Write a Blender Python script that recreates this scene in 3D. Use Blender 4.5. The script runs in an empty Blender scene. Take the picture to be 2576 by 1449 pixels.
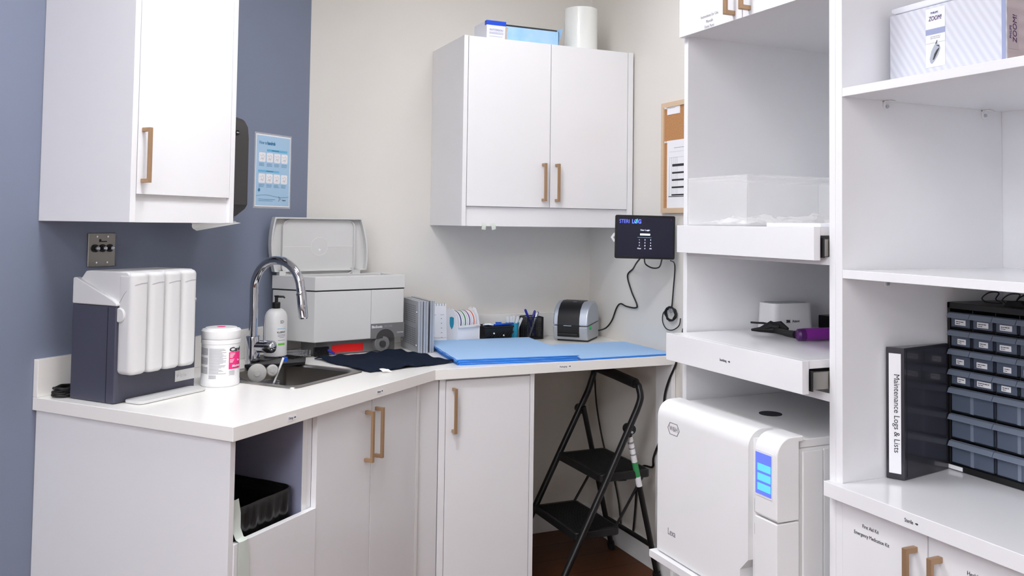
import bpy, math, random
from mathutils import Matrix, Vector
from mathutils.geometry import tessellate_polygon
random.seed(7)
sc = bpy.context.scene
COL = sc.collection
PI = math.pi

# ------------------------------------------------------------------ materials
def lin(c):
    c = c / 255.0
    return c / 12.92 if c <= 0.04045 else ((c + 0.055) / 1.055) ** 2.4
MATS = {}
def mat(name, rgb, rough=.5, metal=0., coat=0., noise=0., nscale=40., bump=0., bscale=200., trans=0., alpha=1., emit=None, estr=0., spec=.5, ior=1.45, stretch=None, rgb2=None, coat_rough=.03):
    m = bpy.data.materials.new(name); m.use_nodes = True
    nt = m.node_tree; b = nt.nodes['Principled BSDF']
    col = (lin(rgb[0]), lin(rgb[1]), lin(rgb[2]), 1)
    b.inputs['Base Color'].default_value = col
    b.inputs['Roughness'].default_value = rough
    b.inputs['Metallic'].default_value = metal
    b.inputs['Coat Weight'].default_value = coat
    b.inputs['Coat Roughness'].default_value = coat_rough
    b.inputs['Specular IOR Level'].default_value = spec
    b.inputs['IOR'].default_value = ior
    b.inputs['Transmission Weight'].default_value = trans
    b.inputs['Alpha'].default_value = alpha
    tc = nt.nodes.new('ShaderNodeTexCoord')
    src = tc.outputs['Object']
    if stretch:
        mp = nt.nodes.new('ShaderNodeMapping'); mp.inputs['Scale'].default_value = stretch
        nt.links.new(src, mp.inputs['Vector']); src = mp.outputs['Vector']
    if noise or rgb2:
        n = nt.nodes.new('ShaderNodeTexNoise'); n.inputs['Scale'].default_value = nscale; n.inputs['Detail'].default_value = 4
        nt.links.new(src, n.inputs['Vector'])
        r = nt.nodes.new('ShaderNodeValToRGB')
        if rgb2:
            c2 = (lin(rgb2[0]), lin(rgb2[1]), lin(rgb2[2]), 1); r.color_ramp.elements[0].color = col; r.color_ramp.elements[1].color = c2
            r.color_ramp.elements[0].position = .35; r.color_ramp.elements[1].position = .65
        else:
            r.color_ramp.elements[0].color = tuple(max(0, x * (1 - noise)) for x in col[:3]) + (1,)
            r.color_ramp.elements[1].color = tuple(min(1, x * (1 + noise)) for x in col[:3]) + (1,)
        nt.links.new(n.outputs['Fac'], r.inputs['Fac']); nt.links.new(r.outputs['Color'], b.inputs['Base Color'])
    if bump:
        n2 = nt.nodes.new('ShaderNodeTexNoise'); n2.inputs['Scale'].default_value = bscale; n2.inputs['Detail'].default_value = 3
        nt.links.new(src, n2.inputs['Vector'])
        bp = nt.nodes.new('ShaderNodeBump'); bp.inputs['Strength'].default_value = bump; bp.inputs['Distance'].default_value = .002
        nt.links.new(n2.outputs['Fac'], bp.inputs['Height']); nt.links.new(bp.outputs['Normal'], b.inputs['Normal'])
    if emit:
        b.inputs['Emission Color'].default_value = (lin(emit[0]), lin(emit[1]), lin(emit[2]), 1)
        b.inputs['Emission Strength'].default_value = estr
    MATS[name] = m
    return m
mat('paint_blue', (124, 132, 152), .6, noise=.02, nscale=6, bump=.12, bscale=350)
mat('paint_beige', (224, 220, 213), .65, noise=.015, nscale=6, bump=.12, bscale=350)
mat('paint_ceiling', (238, 237, 234), .8, noise=.01, bump=.2, bscale=120)
mat('cab', (233, 233, 235), .16, coat=.25, noise=.006, nscale=8)
mat('cab_edge', (236, 236, 236), .3, noise=.006, nscale=10)
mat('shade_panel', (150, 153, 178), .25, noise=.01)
mat('worktop', (239, 237, 233), .22, noise=.012, nscale=300)
mat('brass', (176, 144, 112), .38, metal=.55, noise=.03, nscale=60)
mat('unit_white', (213, 213, 213), .3, noise=.008, nscale=20)
mat('white_plastic', (232, 232, 232), .3, noise=.008, nscale=20)
mat('white_matte', (236, 236, 234), .6, noise=.01, nscale=30)
mat('paper', (240, 240, 243), .7, noise=.006, nscale=50)
mat('grey_plastic', (208, 208, 207), .42, noise=.01, nscale=30, bump=.05, bscale=900)
mat('dark_case', (70, 71, 86), .35, noise=.03, nscale=200)
mat('dark_base', (116, 116, 117), .5, noise=.02, nscale=60)
mat('charcoal', (62, 60, 60), .42, noise=.03, nscale=40)
mat('black_plastic', (22, 22, 24), .35, noise=.05, nscale=60)
mat('black_matte', (14, 14, 15), .6, noise=.05, nscale=60, bump=.1, bscale=500)
mat('black_metal', (20, 20, 21), .32, noise=.05, nscale=60)
mat('rubber', (18, 18, 19), .55, noise=.05, nscale=60)
mat('chrome', (205, 207, 214), .06, metal=1., noise=.01, nscale=10)
mat('steel', (168, 165, 160), .28, metal=1., noise=.05, nscale=30, stretch=(1, 12, 1))
mat('steel_plate', (150, 147, 142), .36, metal=.85, noise=.06, nscale=14)
mat('alu', (186, 192, 202), .38, metal=.6, noise=.03, nscale=60)
mat('alu_face', (176, 179, 184), .45, metal=.4, noise=.03, nscale=60)
mat('hole', (40, 42, 48), .8, noise=.02)
mat('ink', (45, 45, 50), .6, noise=.02)
mat('ink_soft', (150, 150, 156), .6, noise=.02)
mat('ink_white', (225, 226, 230), .5, noise=.02)
mat('pink', (240, 48, 128), .45, noise=.02)
mat('green_label', (120, 205, 70), .45, noise=.02)
mat('red_tape', (235, 30, 30), .5, noise=.03)
mat('towel', (26, 34, 50), .95, noise=.25, nscale=300, bump=.8, bscale=500, spec=.1)
mat('wrap', (164, 198, 236), .85, noise=.02, nscale=120, bump=.15, bscale=300, spec=.2)
mat('wrap_edge', (62, 134, 222), .8, noise=.15, nscale=60, spec=.2, stretch=(1, 1, 20))
mat('cyan', (52, 176, 216), .4, noise=.02)
mat('teal', (20, 150, 184), .45, noise=.03)
mat('tape_navy', (52, 58, 120), .5, noise=.02); mat('tape_green', (40, 130, 60), .5, noise=.02)
mat('tape_purple', (124, 66, 140), .5, noise=.02); mat('tape_orange', (238, 104, 62), .5, noise=.02)
mat('pen_blue', (34, 38, 150), .3, noise=.02); mat('blue_bright', (20, 84, 200), .35, noise=.02)
mat('clear', (245, 248, 250), .04, trans=1., ior=1.2, spec=.4)
mat('clear_grey', (214, 216, 224), .12, trans=.85, ior=1.25, spec=.5)
mat('acrylic', (250, 250, 250), .05, alpha=.22, spec=.6)
mat('frost', (196, 195, 192), .35, alpha=.8, noise=.12, nscale=90)
mat('film', (246, 246, 244), .25, alpha=.38, noise=.01)
mat('drawer_clear', (94, 104, 122), .22, alpha=.82, noise=.06, nscale=14)
mat('drawer_lip', (116, 126, 142), .26, noise=.06, nscale=12)
mat('binder', (46, 46, 54), .22, coat=.3, noise=.02, nscale=20)
mat('cork', (196, 146, 98), .9, rgb2=(176, 124, 78), nscale=220, bump=.5, bscale=300)
mat('pale_wood', (212, 186, 156), .6, noise=.06, nscale=18, stretch=(1, 1, 8))
mat('screen_dark', (12, 12, 26), .12, coat=.6, emit=(16, 16, 60), estr=.25)
mat('screen_text', (230, 232, 255), .3, emit=(225, 230, 255), estr=1.1)
mat('screen_blue', (90, 110, 255), .3, emit=(84, 100, 255), estr=.75)
mat('screen_violet', (90, 100, 255), .3, emit=(98, 118, 255), estr=.85)
mat('screen_mint', (90, 200, 220), .3, emit=(96, 176, 222), estr=.6)
mat('screen_green', (40, 220, 140), .3, emit=(40, 220, 140), estr=1.)
mat('purple', (120, 34, 134), .38, noise=.04, nscale=40)
mat('purple_dark', (70, 16, 84), .4, noise=.03)
mat('sheet_blue', (172, 205, 232), .35, noise=.01)
mat('sheet_band', (112, 190, 228), .4, noise=.01)
mat('sheet_ink', (46, 120, 160), .5, noise=.01)
mat('box_white', (226, 228, 236), .5, noise=.01)
mat('box_blue', (20, 74, 205), .5, noise=.02)
mat('box_pale', (150, 196, 232), .6, rgb2=(170, 208, 238), nscale=14)
mat('box_torn', (190, 172, 158), .8, noise=.05)
mat('box_brown', (176, 162, 162), .6, noise=.03, nscale=20)
mat('periwinkle', (150, 158, 190), .5, noise=.02)
mat('filmroll', (232, 234, 230), .22, coat=.5, noise=.015, nscale=30, stretch=(1, 1, 12))
mat('tape_strip', (206, 214, 206), .5, noise=.03, nscale=30)
mat('bag', (20, 19, 20), .2, noise=.1, nscale=12, bump=1., bscale=34, stretch=(1, 1, .25))
mat('logo_grey', (120, 114, 124), .5, noise=.01)
mat('knob_green', (40, 170, 90), .35, noise=.01)
mat('sticker_green', (60, 150, 90), .5, noise=.03)
mat('ceiling_lamp', (255, 252, 246), .5, emit=(250, 251, 255), estr=41.)
mat('lamp_mid', (255, 252, 246), .5, emit=(250, 251, 255), estr=8.4)
mat('fill_soft', (255, 252, 246), .5, emit=(250, 251, 255), estr=5.8)  # added panel standing in for soft light bounced off the ceiling
mat('fill_long', (255, 252, 246), .5, emit=(249, 251, 255), estr=27.)  # added fill panel, ambient light from behind the camera
mat('fill_corner', (255, 252, 246), .5, emit=(250, 251, 255), estr=8.5)  # added fill panel that brightens the back corner
mat('fill_side', (230, 238, 255), .5, emit=(246, 248, 255), estr=3.)  # glow of the added side fill panel
# striped packaging: soft diagonal bands printed on the box
def stripes(name, a, b):
    m = mat(name, a, .45); nt = m.node_tree; bs = nt.nodes['Principled BSDF']
    tc = nt.nodes.new('ShaderNodeTexCoord'); mp = nt.nodes.new('ShaderNodeMapping'); mp.inputs['Rotation'].default_value = (math.radians(-58), 0, 0)
    w = nt.nodes.new('ShaderNodeTexWave'); w.wave_type = 'BANDS'; w.bands_direction = 'Z'; w.inputs['Scale'].default_value = 22; w.inputs['Distortion'].default_value = .6
    r = nt.nodes.new('ShaderNodeValToRGB'); r.color_ramp.elements[0].color = tuple(lin(x) for x in a) + (1,); r.color_ramp.elements[1].color = tuple(lin(x) for x in b) + (1,)
    nt.links.new(tc.outputs['Object'], mp.inputs['Vector']); nt.links.new(mp.outputs['Vector'], w.inputs['Vector']); nt.links.new(w.outputs['Color'], r.inputs['Fac']); nt.links.new(r.outputs['Color'], bs.inputs['Base Color'])
stripes('box_stripe', (200, 202, 212), (214, 216, 224))
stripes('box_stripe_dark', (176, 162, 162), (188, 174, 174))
# wood plank floor
def floor_mat():
    m = mat('wood_floor', (96, 56, 34), .5, spec=.25); nt = m.node_tree; bs = nt.nodes['Principled BSDF']
    tc = nt.nodes.new('ShaderNodeTexCoord'); br = nt.nodes.new('ShaderNodeTexBrick')
    br.inputs['Scale'].default_value = 1.; br.inputs['Brick Width'].default_value = 1.2; br.inputs['Row Height'].default_value = .16
    br.inputs['Mortar Size'].default_value = .002; br.inputs['Mortar'].default_value = (.02, .012, .008, 1)
    br.inputs['Color1'].default_value = (lin(118), lin(70), lin(38), 1); br.inputs['Color2'].default_value = (lin(98), lin(56), lin(30), 1)
    n = nt.nodes.new('ShaderNodeTexNoise'); mp = nt.nodes.new('ShaderNodeMapping'); mp.inputs['Scale'].default_value = (1.5, 24, 1); n.inputs['Scale'].default_value = 3; n.inputs['Detail'].default_value = 8
    mx = nt.nodes.new('ShaderNodeMixRGB'); mx.blend_type = 'MULTIPLY'; mx.inputs['Fac'].default_value = .45
    nt.links.new(tc.outputs['Object'], br.inputs['Vector']); nt.links.new(tc.outputs['Object'], mp.inputs['Vector']); nt.links.new(mp.outputs['Vector'], n.inputs['Vector'])
    nt.links.new(br.outputs['Color'], mx.inputs['Color1']); nt.links.new(n.outputs['Color'], mx.inputs['Color2']); nt.links.new(mx.outputs['Color'], bs.inputs['Base Color'])
floor_mat()

# ------------------------------------------------------------------ mesh helpers
def T(x, y, z): return Matrix.Translation((x, y, z))
def RZ(d): return Matrix.Rotation(math.radians(d), 4, 'Z')
def RX(d): return Matrix.Rotation(math.radians(d), 4, 'X')
def RY(d): return Matrix.Rotation(math.radians(d), 4, 'Y')
def plane(O, R, U):
    R = Vector(R).normalized(); U = Vector(U); U = (U - R * U.dot(R)).normalized(); N = R.cross(U)
    M = Matrix.Identity(4)
    for i in range(3): M[i][0] = R[i]; M[i][1] = U[i]; M[i][2] = N[i]; M[i][3] = O[i]
    return M
def rr(x0, x1, y0, y1, r, n=5):
    P = []
    for cx, cy, a in ((x1 - r, y1 - r, 0), (x0 + r, y1 - r, 90), (x0 + r, y0 + r, 180), (x1 - r, y0 + r, 270)):
        for i in range(n + 1):
            t = math.radians(a + 90 * i / n); P.append((cx + r * math.cos(t), cy + r * math.sin(t)))
    return P
def circ(cx, cy, r, n=24): return [(cx + r * math.cos(2 * PI * i / n), cy + r * math.sin(2 * PI * i / n)) for i in range(n)]
def smooth_pts(P, k=8, closed=False):
    P = [Vector(p) for p in P]; n = len(P); out = []
    rng = range(n) if closed else range(n - 1)
    for i in rng:
        p0 = P[(i - 1) % n] if closed or i > 0 else P[0]; p1 = P[i]; p2 = P[(i + 1) % n]
        p3 = P[(i + 2) % n] if closed or i + 2 < n else P[-1]
        for j in range(k):
            t = j / k
            out.append(.5 * ((2 * p1) + (-p0 + p2) * t + (2 * p0 - 5 * p1 + 4 * p2 - p3) * t * t + (-p0 + 3 * p1 - 3 * p2 + p3) * t ** 3))
    if not closed: out.append(P[-1])
    return out
class MB:
    def __init__(s): s.v = []; s.f = []; s.m = []; s.mi = 0
    def add(s, V, F, M=None):
        o = len(s.v)
        for p in V:
            p = Vector(p); s.v.append(M @ p if M is not None else p)
        for f in F: s.f.append([i + o for i in f]); s.m.append(s.mi)
        return s
    def box(s, x0, x1, y0, y1, z0, z1, M=None):
        V = [(x, y, z) for z in (z0, z1) for y in (y0, y1) for x in (x0, x1)]
        return s.add(V, [(0, 2, 3, 1), (4, 5, 7, 6), (0, 1, 5, 4), (2, 6, 7, 3), (0, 4, 6, 2), (1, 3, 7, 5)], M)
    def prism(s, poly, z0, z1, M=None, holes=(), scale_top=1.):
        def area(p): return sum(p[i][0] * p[(i + 1) % len(p)][1] - p[(i + 1) % len(p)][0] * p[i][1] for i in range(len(p)))
        poly = list(poly)
        if area(poly) < 0: poly.reverse()
        hs = []
        for h in holes:
            h = list(h)
            if area(h) > 0: h.reverse()
            hs.append(h)
        n = len(poly); cx = sum(p[0] for p in poly) / n; cy = sum(p[1] for p in poly) / n
        if not hs:
            V = [(x, y, z0) for x, y in poly] + [(cx + (x - cx) * scale_top, cy + (y - cy) * scale_top, z1) for x, y in poly]
            F = [tuple(range(n - 1, -1, -1)), tuple(range(n, 2 * n))] + [(i, (i + 1) % n, n + (i + 1) % n, n + i) for i in range(n)]
            return s.add(V, F, M)
        loops = [poly] + hs; flat = [p for l in loops for p in l]; k = len(flat)
        tris = tessellate_polygon([[Vector((x, y, 0)) for x, y in l] for l in loops])
        V = [(x, y, z0) for x, y in flat] + [(x, y, z1) for x, y in flat]; F = []
        for t in tris:
            a, b, c = [flat[i] for i in t]
            t = tuple(t)
            if (b[0] - a[0]) * (c[1] - a[1]) - (c[0] - a[0]) * (b[1] - a[1]) < 0: t = (t[0], t[2], t[1])
            F.append(tuple(i + k for i in t)); F.append((t[2], t[1], t[0]))
        o = 0
        for l in loops:
            m = len(l)
            for i in range(m): F.append((o + i, o + (i + 1) % m, k + o + (i + 1) % m, k + o + i))
            o += m
        return s.add(V, F, M)
    def lathe(s, prof, n=32, M=None):
        V = []; F = []
        for r, z in prof:
            for i in range(n): V.append((r * math.cos(2 * PI * i / n), r * math.sin(2 * PI * i / n), z))
        for k in range(len(prof) - 1):
            for i in range(n): F.append((k * n + i, k * n + (i + 1) % n, (k + 1) * n + (i + 1) % n, (k + 1) * n + i))
        if prof[0][0] > 1e-6: F.append(tuple(range(n - 1, -1, -1)))
        if prof[-1][0] > 1e-6: F.append(tuple(range((len(prof) - 1) * n, len(prof) * n)))
        return s.add(V, F, M)
    def tube(s, P, r, n=10, closed=False, M=None):
        P = [Vector(p) for p in P]; k = len(P); V = []; F = []
        rs = r if isinstance(r, (list, tuple)) else [r] * k
        up = None
        for i in range(k):
            if closed: d = P[(i + 1) % k] - P[i - 1]
            else: d = P[min(i + 1, k - 1)] - P[max(i - 1, 0)]
            d.normalize()
            if up is None: up = Vector((0, 0, 1)) if abs(d.z) < .9 else Vector((1, 0, 0))
            up = (up - d * up.dot(d)).normalized(); sd = d.cross(up)
            for j in range(n):
                t = 2 * PI * j / n; V.append(P[i] + (up * math.cos(t) + sd * math.sin(t)) * rs[i])
        rng = k if closed else k - 1
        for i in range(rng):
            a = i * n; b = ((i + 1) % k) * n
            for j in range(n): F.append((a + j, b + j, b + (j + 1) % n, a + (j + 1) % n))
        if not closed: F.append(tuple(range(n))); F.append(tuple(range((k - 1) * n + n - 1, (k - 1) * n - 1, -1)))
        return s.add(V, F, M)
    def cyl(s, p0, p1, r, n=20, r1=None): return s.tube([p0, p1], [r, r if r1 is None else r1], n)
    def grid(s, fn, nu, nv, th, M=None):
        V = []; F = []
        for j in range(nv + 1):
            for i in range(nu + 1): V.append(Vector(fn(i / nu, j / nv)))
        K = len(V); W = nu + 1
        V += [p - Vector((0, 0, th)) if not isinstance(th, Vector) else p - th for p in V]
        for j in range(nv):
            for i in range(nu):
                a = j * W + i; F.append((a, a + 1, a + W + 1, a + W)); F.append((K + a, K + a + W, K + a + W + 1, K + a + 1))
        for i in range(nu):
            F.append((i, K + i, K + i + 1, i + 1)); a = nv * W + i; F.append((a, a + 1, K + a + 1, K + a))
        for j in range(nv):
            a = j * W; F.append((a, a + W, K + a + W, K + a)); a += nu; F.append((a, K + a, K + a + W, a + W))
        return s.add(V, F, M)

WORLD = {}
def link(o, parent):
    COL.objects.link(o)
    if parent is not None: o.parent = parent
def wmat(parent): return WORLD.get(parent.name, Matrix.Identity(4)) if parent is not None else Matrix.Identity(4)
def build(name, mb, m, parent=None, F=None, bev=0., seg=2, smooth=32, label=None, origin=None):
    """F = frame the mesh coordinates are given in (None: the parent thing's own frame)."""
    W = wmat(parent)
    if parent is None and origin is not None:
        W = (F if F is not None else Matrix.Identity(4)) @ T(*origin)
    X = W.inverted() @ F if F is not None else (Matrix.Identity(4) if parent is not None else W.inverted())
    me = bpy.data.meshes.new(name)
    me.from_pydata([X @ v for v in mb.v], [], mb.f)
    for k in (m if isinstance(m, (list, tuple)) else [m]): me.materials.append(MATS[k])
    if isinstance(m, (list, tuple)): me.polygons.foreach_set('material_index', mb.m)
    me.update(); me.validate()
    if smooth:
        me.polygons.foreach_set('use_smooth', [True] * len(me.polygons)); me.set_sharp_from_angle(angle=math.radians(smooth))
    o = bpy.data.objects.new(name, me); link(o, parent)
    if parent is None: o.matrix_world = W
    WORLD[o.name] = W
    if bev:
        b = o.modifiers.new('bevel', 'BEVEL'); b.width = bev; b.segments = seg; b.limit_method = 'ANGLE'; b.angle_limit = math.radians(35)
        if smooth: b.harden_normals = True
    if label: o['label'] = label
    return o
def props(o, label, cat, group=None):
    o['label'] = label; o['category'] = cat
    if group: o['group'] = group
    return o
def thing(name, label, cat, M=None, group=None):
    o = bpy.data.objects.new(name, None); o.empty_display_size = .05; COL.objects.link(o)
    M = M if M is not None else Matrix.Identity(4)
    o.matrix_world = M; WORLD[o.name] = M
    return props(o, label, cat, group)
def struct(name, mb, m, F=None, parent=None, bev=0.):
    o = build(name, mb, m, parent=parent, F=F, bev=bev)
    if parent is None: o['kind'] = 'structure'
    return o
def text(s, size, P, m, parent, name='lettering', F=None, align='CENTER', sx=1., shear=0., th=.0002, bold=0.):
    """P: plane matrix (in frame F / parent's frame); lettering is laid on it."""
    c = bpy.data.curves.new('tmp', 'FONT'); c.body = s; c.size = size; c.align_x = align; c.align_y = 'CENTER'; c.extrude = th; c.shear = shear; c.offset = bold
    c.resolution_u = 3
    o = bpy.data.objects.new('tmp', c); COL.objects.link(o)
    dg = bpy.context.evaluated_depsgraph_get()
    me = bpy.data.meshes.new_from_object(o.evaluated_get(dg))
    mb = MB(); mb.v = [P @ Vector((v.co.x * sx, v.co.y, v.co.z + th)) for v in me.vertices]; mb.f = [list(p.vertices) for p in me.polygons]; mb.m = [0] * len(mb.f)
    bpy.data.objects.remove(o); bpy.data.curves.remove(c); bpy.data.meshes.remove(me)
    return build(name, mb, m, parent, F=F, smooth=0)
def rects(mb, L, P, th=.0004, z=0.):
    for x0, x1, y0, y1 in L: mb.box(x0, x1, y0, y1, z, z + th, M=P)
    return mb
def scribble(x0, x1, ys, h=.0012, jitter=.25):
    """rows of small illegible print as broken short dashes"""
    L = []
    for y in ys:
        x = x0; e = x1 - (x1 - x0) * random.random() * jitter
        while x < e:
            w = random.uniform(.002, .007); L.append((x, min(x + w, e), y, y + h)); x += w + .0012
    return L
def copy_tree(o, parent=None):
    c = o.copy(); COL.objects.link(c); c.parent = parent; WORLD[c.name] = WORLD.get(o.name, Matrix.Identity(4))
    for ch in list(o.children): copy_tree(ch, c)
    return c

# frames: FL = left (blue) wall, x = along the wall away from the corner, y = out of the wall
AL = math.radians(40.)
EX = Vector((-math.cos(AL), -math.sin(AL), 0)); NV = Vector((math.sin(AL), -math.cos(AL), 0))
CL = Vector((-1.3461, 0, 0))
FL = Matrix.Identity(4)
for i in range(3): FL[i][0] = EX[i]; FL[i][1] = NV[i]; FL[i][3] = CL[i]
I4 = Matrix.Identity(4)
def PL(u, v, z): return plane((u, v, z), (-1, 0, 0), (0, 0, 1))     # plane facing out of the left wall (in FL)
def PB(x, y, z): return plane((x, y, z), (1, 0, 0), (0, 0, 1))      # facing the room from the back wall
def PR(x, y, z): return plane((x, y, z), (0, -1, 0), (0, 0, 1))     # facing the room from the right wall
def lw(u, v): p = CL + EX * u + NV * v; return (p.x, p.y)

# ------------------------------------------------------------------ room
H = 2.75
P_end = lw(4.6, 0)
struct('wall_back', MB().box(-1.3461, .1, 0, .1, 0, H), 'paint_beige')
struct('wall_left', MB().box(-.14, 4.7, -.1, 0, 0, H), 'paint_blue', F=FL)
struct('wall_right', MB().box(0, .1, -6.0, 0, 0, H), 'paint_beige')
struct('wall_front', MB().box(-5.1, 0, -6.1, -6.0, 0, H), 'paint_beige')
struct('wall_west', MB().box(P_end[0] - .1, P_end[0], -6.0, P_end[1], 0, H), 'paint_beige')
struct('floor', MB().box(-5.2, .3, -6.2, .2, -.06, 0), 'wood_floor')
struct('ceiling', MB().box(-5.2, .3, -6.2, .2, H, H + .06), 'paint_ceiling')
struct('baseboard_back', MB().box(-.60, -.013, -.012, -.0005, 0, .11), 'cab_edge', bev=.002)
struct('baseboard_right', MB().box(-.012, -.0005, -1.60, -.0005, 0, .105), 'cab_edge', bev=.002)
xw = P_end[0]
w1 = struct('fill_panel_west', MB().prism([(-5.5, .55), (-3.7, .55), (-3.7, 2.45), (-5.5, 2.45)], 0, .04, M=plane((xw + .002, 0, 0), (0, 1, 0), (0, 0, 1)), holes=[[(-5.45, .6), (-3.75, .6), (-3.75, 2.4), (-5.45, 2.4)]]), 'cab_edge')  # unseen glowing panel added on the west wall as side fill
build('pane', MB().box(xw + .010, xw + .014, -5.45, -3.75, .6, 2.4), 'fill_side', w1)
for nm, x, y, w, d, mm in (('a', -1.66, -1.74, .42, .42, 'ceiling_lamp'), ('b', -2.9, -2.5, .5, .5, 'lamp_mid'), ('c', -2.3, -3.5, 1.2, 1.2, 'fill_soft'), ('d', -3.9, -4.5, 1.2, .6, 'fill_long'), ('e', -.7, -1.0, .5, .5, 'fill_corner')):  # c, d and e are added fill panels, not known fixtures
    t = thing('ceiling_or_fill_light', {'a': 'small square ceiling light panel over the corner worktop', 'b': 'square ceiling light panel left of the camera', 'c': 'large dim fill panel added above the camera', 'd': 'long bright fill panel added far behind the camera', 'e': 'square fill panel added over the packaging desk'}[nm], 'light', T(x, y, H))
    build('frame', MB().prism(rr(-w / 2 - .02, w / 2 + .02, -d / 2 - .02, d / 2 + .02, .004, 1), -.02, -.0005, holes=[rr(-w / 2, w / 2, -d / 2, d / 2, .003, 1)]), 'cab_edge', t)
    build('diffuser', MB().box(-w / 2, w / 2, -d / 2, d / 2, -.012, -.006), mm, t)

# ------------------------------------------------------------------ cabinet handles
def handle(parent, M, L=.158, so=.032, F=None):
    """vertical bar handle; M local: x = out of the door, z = up, centred"""
    mb = MB(); h = L / 2; w = .0055
    mb.prism([(0, -h), (so, -h), (so, h), (0, h), (0, h - .011), (so - .009, h - .011), (so - .009, -h + .011), (0, -h + .011)], -w, w, M=M @ plane((0, 0, 0), (1, 0, 0), (0, 0, 1)))
    return build('handle', mb, 'brass', parent, F=F, bev=.001, seg=1)
OUT_L = RZ(90)      # in FL: x -> v
OUT_B = RZ(-90)     # world: x -> -Y
OUT_R = RZ(180)     # world: x -> -X

# ------------------------------------------------------------------ worktop (main run)
E, D, DB, TH, HC = 1.1986, .76, .722, .037, .90
ui = (DB - math.cos(AL) * D) / math.sin(AL)
outer = [lw(E, .0008), lw(E, D), lw(ui, D), (-.001, -DB), (-.001, -.001), (-1.3457, -.001)]
hole = [lw(*p) for p in rr(.392, .722, .20, .552, .03, 4)]
wt = thing('worktop', 'continuous off-white worktop bending round the corner with sink cut-out', 'worktop', T(-1.3, -.35, HC))
build('slab', MB().prism(outer, HC - TH, HC, holes=[hole]), 'worktop', wt, F=I4, bev=.0015, seg=2, smooth=30)
sp = MB(); sp.box(.004, E, .0008, .02, HC + .0002, HC + .108)
build('splashback', sp, 'worktop', wt, F=FL, bev=.0015)
build('splashback', MB().box(-1.335, -.001, -.02, -.0008, HC + .0002, HC + .108), 'worktop', wt, F=I4, bev=.0015)
tt = thing('support_panel', 'narrow off-white upright panel holding the right end of the desk', 'panel', T(-.012, -.655, 0))
build('panel', MB().box(-.022, -.002, -.71, -.60, .0005, HC - TH - .0008), 'cab_edge', tt, F=I4, bev=.001)
def edge_label(parent, P, s, F=None, w=.04):
    a = build('edge_label', MB().prism(rr(-w / 2, w / 2, -.0068, .0068, .0015, 2), 0, .0004, M=P), 'paper', parent, F=F)
    text(s, .0088, P @ T(-.005, 0, .0005), 'ink', a, F=F, sx=.93)
    ar = MB().prism([(.0, -.0014), (.005, -.0014), (.005, -.0036), (.0105, 0), (.005, .0036), (.005, .0014), (0, .0014)], 0, .0004, M=P @ T(w / 2 - .0105, 0, .0005) @ Matrix.Scale(.8, 4))
    build('arrow', ar, 'ink', a, F=F, smooth=0)
edge_label(wt, PL(.978, D + .0003, .8805), 'Dirty', FL, .036)
edge_label(wt, PL(.559, D + .0003, .8815), 'Rinse', FL, .036)
edge_label(wt, PB(-.512, -DB - .0003, .883), 'Packaging', I4, .058)

# ------------------------------------------------------------------ left upper wall cabinet
t = thing('wall_cabinet', 'tall glossy white wall cabinet with one door on the blue wall', 'cabinet', FL @ T(1.005, 0, 1.4067))
u0, u1, dd, zb, zt = .8115, 1.2, .373, 1.4067, 2.60
build('side_panel', MB().box(u1 - .018, u1, .0008, dd, zb, zt), 'cab', t, F=FL, bev=.001)
build('side_panel', MB().box(u0, u0 + .018, .0008, dd, zb, zt), 'cab', t, F=FL, bev=.001)
b = MB(); b.box(u0 + .018, u1 - .018, .0008, .015, zb + .02, zt - .001); b.box(u0 + .018, u1 - .018, .0008, dd - .024, zb + .055, zb + .073); b.box(u0 + .018, u1 - .018, .0008, dd - .001, zt - .018, zt)
build('carcass', b, 'cab', t, F=FL)
build('valance', MB().box(u0 + .0185, u1 - .0185, dd - .03, dd - .012, zb, zb + .078), 'cab', t, F=FL)
d = build('door', MB().box(u0 + .0205, u1 - .0205, dd - .0195, dd, 1.4845, zt - .02), 'cab', t, F=FL, bev=.001)
handle(d, T(1.163, dd, 1.592) @ OUT_L, .152, F=FL)

# ------------------------------------------------------------------ back wall cabinet (two doors)
t = thing('wall_cabinet', 'white two-door wall cabinet hanging on the beige back wall', 'cabinet', T(-.41, 0, 1.405))
x0, x1, dd, zb, zt = -.8077, -.0095, .3895, 1.4055, 2.1757
build('side_panel', MB().box(x0, x0 + .018, -dd, -.0008, zb, zt), 'cab', t, F=I4, bev=.001)
build('side_panel', MB().box(x1 - .026, x1, -dd, -.0008, zb, zt), 'cab', t, F=I4, bev=.001)
b = MB(); b.box(x0 + .018, x1 - .026, -.015, -.0008, zb + .02, zt - .02); b.box(x0 + .018, x1 - .026, -dd + .024, -.0008, zb + .055, zb + .073); b.box(x0 + .018, x1 - .026, -dd + .022, -.0008, zt - .02, zt - .002)
build('carcass', b, 'cab', t, F=I4)
build('valance', MB().box(x0 + .0185, x1 - .0265, -dd + .012, -dd + .03, zb, zb + .079), 'cab', t, F=I4)
for a, bb, hx in ((x0 + .0205, -.4165, -.448), (-.4135, x1 - .0285, -.386)):
    d = build('door', MB().box(a, bb, -dd, -dd + .0195, 1.4855, zt - .001), 'cab', t, F=I4, bev=.001)
    handle(d, T(hx, -dd, 1.591) @ OUT_B, .158, F=I4)
for x, a in ((-.706, 8), (-.668, -10)):
    build('tape_piece', MB().grid(lambda s, q: (-.009 + .018 * s, -.0006 - .004 * math.sin(q * 2.2), -.026 * q), 2, 4, Vector((0, .0004, 0)), M=RY(a)), 'tape_strip', t, F=T(x, -dd + .0115, zb + .012), label='white tape piece')

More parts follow.
